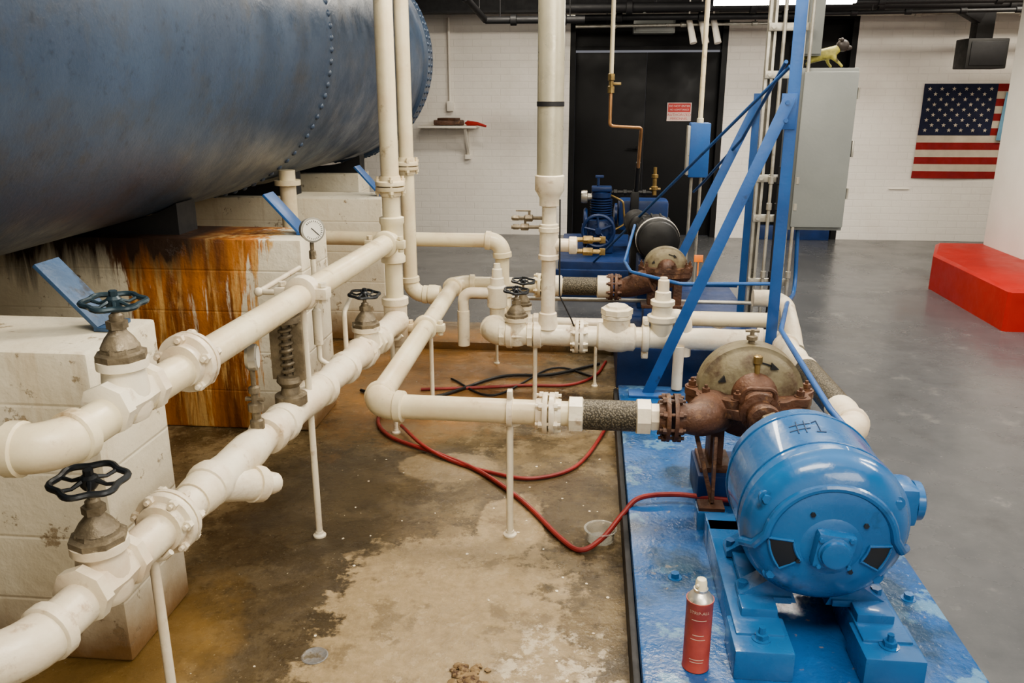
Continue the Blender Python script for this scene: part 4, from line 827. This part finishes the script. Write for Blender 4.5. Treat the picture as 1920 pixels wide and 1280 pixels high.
m=MB(); m.cyl((-1.62,9.66,1.5),(-1.62,9.66,2.4),.014,10); m.box((-1.62,9.665,1.46),(.07,.06,.11),None,.006); solo('wall_conduit',m,whitepaint,'white surface conduit with small outlet box on the wall','conduit',(-1.62,9.66,1.4))
SX,SZ,SY=.965,1.40,9.80
T=Thing('door_sign','red and white restricted access sign on the black door','sign',(SX,SY,1.3))
m=MB(); m.box((SX,SY,SZ),(.27,.006,.20),None,.001); T.part('sign_plate',m,signwhite)
m=MB(); m.box((SX,SY-.004,SZ+.045),(.25,.002,.095)); T.part('red_panel',m,signred)
m=MB(); addtext(m,'DO NOT ENTER',.032,lambda x,y:V((SX+x,SY-.007,SZ+.052+y))); addtext(m,'NO ADMITTANCE',.026,lambda x,y:V((SX+x,SY-.007,SZ+.015+y))); T.part('white_lettering',m,signwhite)
m=MB(); addtext(m,'AUTHORIZED',.042,lambda x,y:V((SX+x,SY-.005,SZ-.045+y))); addtext(m,'PERSONNEL',.036,lambda x,y:V((SX+x,SY-.005,SZ-.085+y))); T.part('red_lettering',m,signred)
T=Thing('fluorescent_light','hanging fluorescent strip light with lit tubes','light',(1.54,7.5,2.3))
m=MB(); m.box((1.54,7.5,2.40),(1.16,.14,.05),None,.006); m.cyl((1.1,7.5,2.42),(1.1,7.5,3.10),.006,8); m.cyl((1.98,7.5,2.42),(1.98,7.5,3.10),.006,8); T.part('housing',m,whitepaint)
for dy in(-.05,.05):
    m=MB(); m.cyl((.98,7.5+dy,2.328),(2.1,7.5+dy,2.328),.026,14); T.part('lamp_tube',m,tube)
def ocyl(label,a,b,r,mt=darkpipe,fit=0):
    a,b=V(a),V(b); T=Thing('overhead_pipe',label,'pipe',a,'overhead pipes'); m=MB(); m.cyl(a,b,r,14); d=(b-a).normalized()
    for k in range(fit): m.lathe(a.lerp(b,(k+.5)/fit),d,[(0,r),(.006,r*1.5),(.06,r*1.5),(.066,r)],12)
    T.part('pipe',m,mt)
    for t in(.15,.85):
        p=a.lerp(b,t); m=MB(); m.cyl(p,(p.x,p.y,3.10),.006,8); T.part('hanger_rod',m,darkpipe)
ocyl('black overhead pipe under the ceiling',(-1.05,8.4,2.27),(-.1,8.4,2.27),.035,darkpipe,2)
ocyl('black overhead pipe under the ceiling',(-1.30,7.4,2.60),(-1.05,8.4,2.27),.03,darkpipe,1)
ocyl('grey overhead conduit near the back wall',(-.3,9.1,2.36),(5.6,9.1,2.36),.02,galv,6)
ocyl('dark overhead pipe near the back wall',(-.3,8.7,2.40),(5.6,8.7,2.41),.045,darkpipe,5)
ocyl('dark overhead pipe near the back wall',(2.0,8.2,2.38),(6.0,8.2,2.40),.025,darkpipe,4)
ocyl('dark overhead pipe near the back wall',(2.1,8.45,2.31),(5.0,8.45,2.34),.018,darkpipe,6)
ocyl('grey overhead conduit over the door',(-.2,9.0,2.25),(1.9,9.0,2.27),.016,galv,3)
ocyl('dark overhead pipe over the door',(-.2,8.83,2.32),(2.2,8.83,2.32),.03,darkpipe,3)
m=MB(); m.box((.60,9.2,2.27),(.42,.2,.16),None,.006); m.box((.60,9.09,2.27),(.38,.012,.13),None,.004); m.cyl((.5,9.2,2.3),(.5,9.2,2.43),.015,8); solo('junction_box',m,greybox,'grey junction box above the black door','junction box',(.6,9.2,2.2))
for k,xx in enumerate((.93,1.05,1.17)):
    m=MB(); m.sweep([(xx,8.95,2.3),(xx+.03,8.93,2.18),(xx+.05,8.9,2.08)],[.03,.032,.036],12); m.cyl((xx,8.95,2.3),(xx,8.95,3.1),.008,8); solo('hanging_rod',m,whitepaint,'white cylindrical rod hanging over the door','lamp',(xx,8.95,2.3),'rods over the door')  # three plain white hanging rods, no lamps in them
# ---------------------------------------------------------------- lights / camera
def area(loc,sx,sy,e,col=(1,.92,.79),rot=(0,0,0)):
    l=bpy.data.lights.new('ceiling_or_fill_light','AREA'); l.shape='RECTANGLE'; l.size=sx; l.size_y=sy; l.energy=e; l.color=col
    o=bpy.data.objects.new('ceiling_or_fill_light',l); o.location=loc; o.rotation_euler=rot; COL.objects.link(o)
area((.3,.5,3.0),1.6,.8,95); area((.1,3.6,3.0),1.4,.6,85,(1,.90,.75)); area((1.8,5.6,3.0),1.4,.4,80); area((1.54,7.5,2.27),1.1,.15,42,(1,.95,.86)); area((3.8,3.0,3.0),1.6,.6,105,(1,.95,.88)); area((-.6,7.6,2.95),1.2,.3,55); area((4.2,8.0,2.95),1.2,.3,45)
area((1.6,3.2,3.05),5.0,5.5,110,(1,.94,.84)); area((2.2,-1.2,2.5),2.4,1.0,70,(1,.94,.84),(math.radians(62),0,math.radians(28)))  # added fill lights without fixtures: wide soft overhead, and angled behind the camera
w=bpy.data.worlds.new('room'); bpy.context.scene.world=w; w.use_nodes=True; w.node_tree.nodes['Background'].inputs[0].default_value=(.6,.6,.65,1); w.node_tree.nodes['Background'].inputs[1].default_value=.3
try: bpy.context.scene.view_settings.look='AgX - Medium High Contrast'
except Exception as e: print(e)
cam=bpy.data.cameras.new('camera'); cam.lens=1550/1920*36; cam.sensor_width=36; cam.clip_start=.05
co=bpy.data.objects.new('camera',cam); COL.objects.link(co); co.location=(0,0,1.6); co.rotation_euler=(math.radians(73.3),0,math.radians(5.4)); bpy.context.scene.camera=co
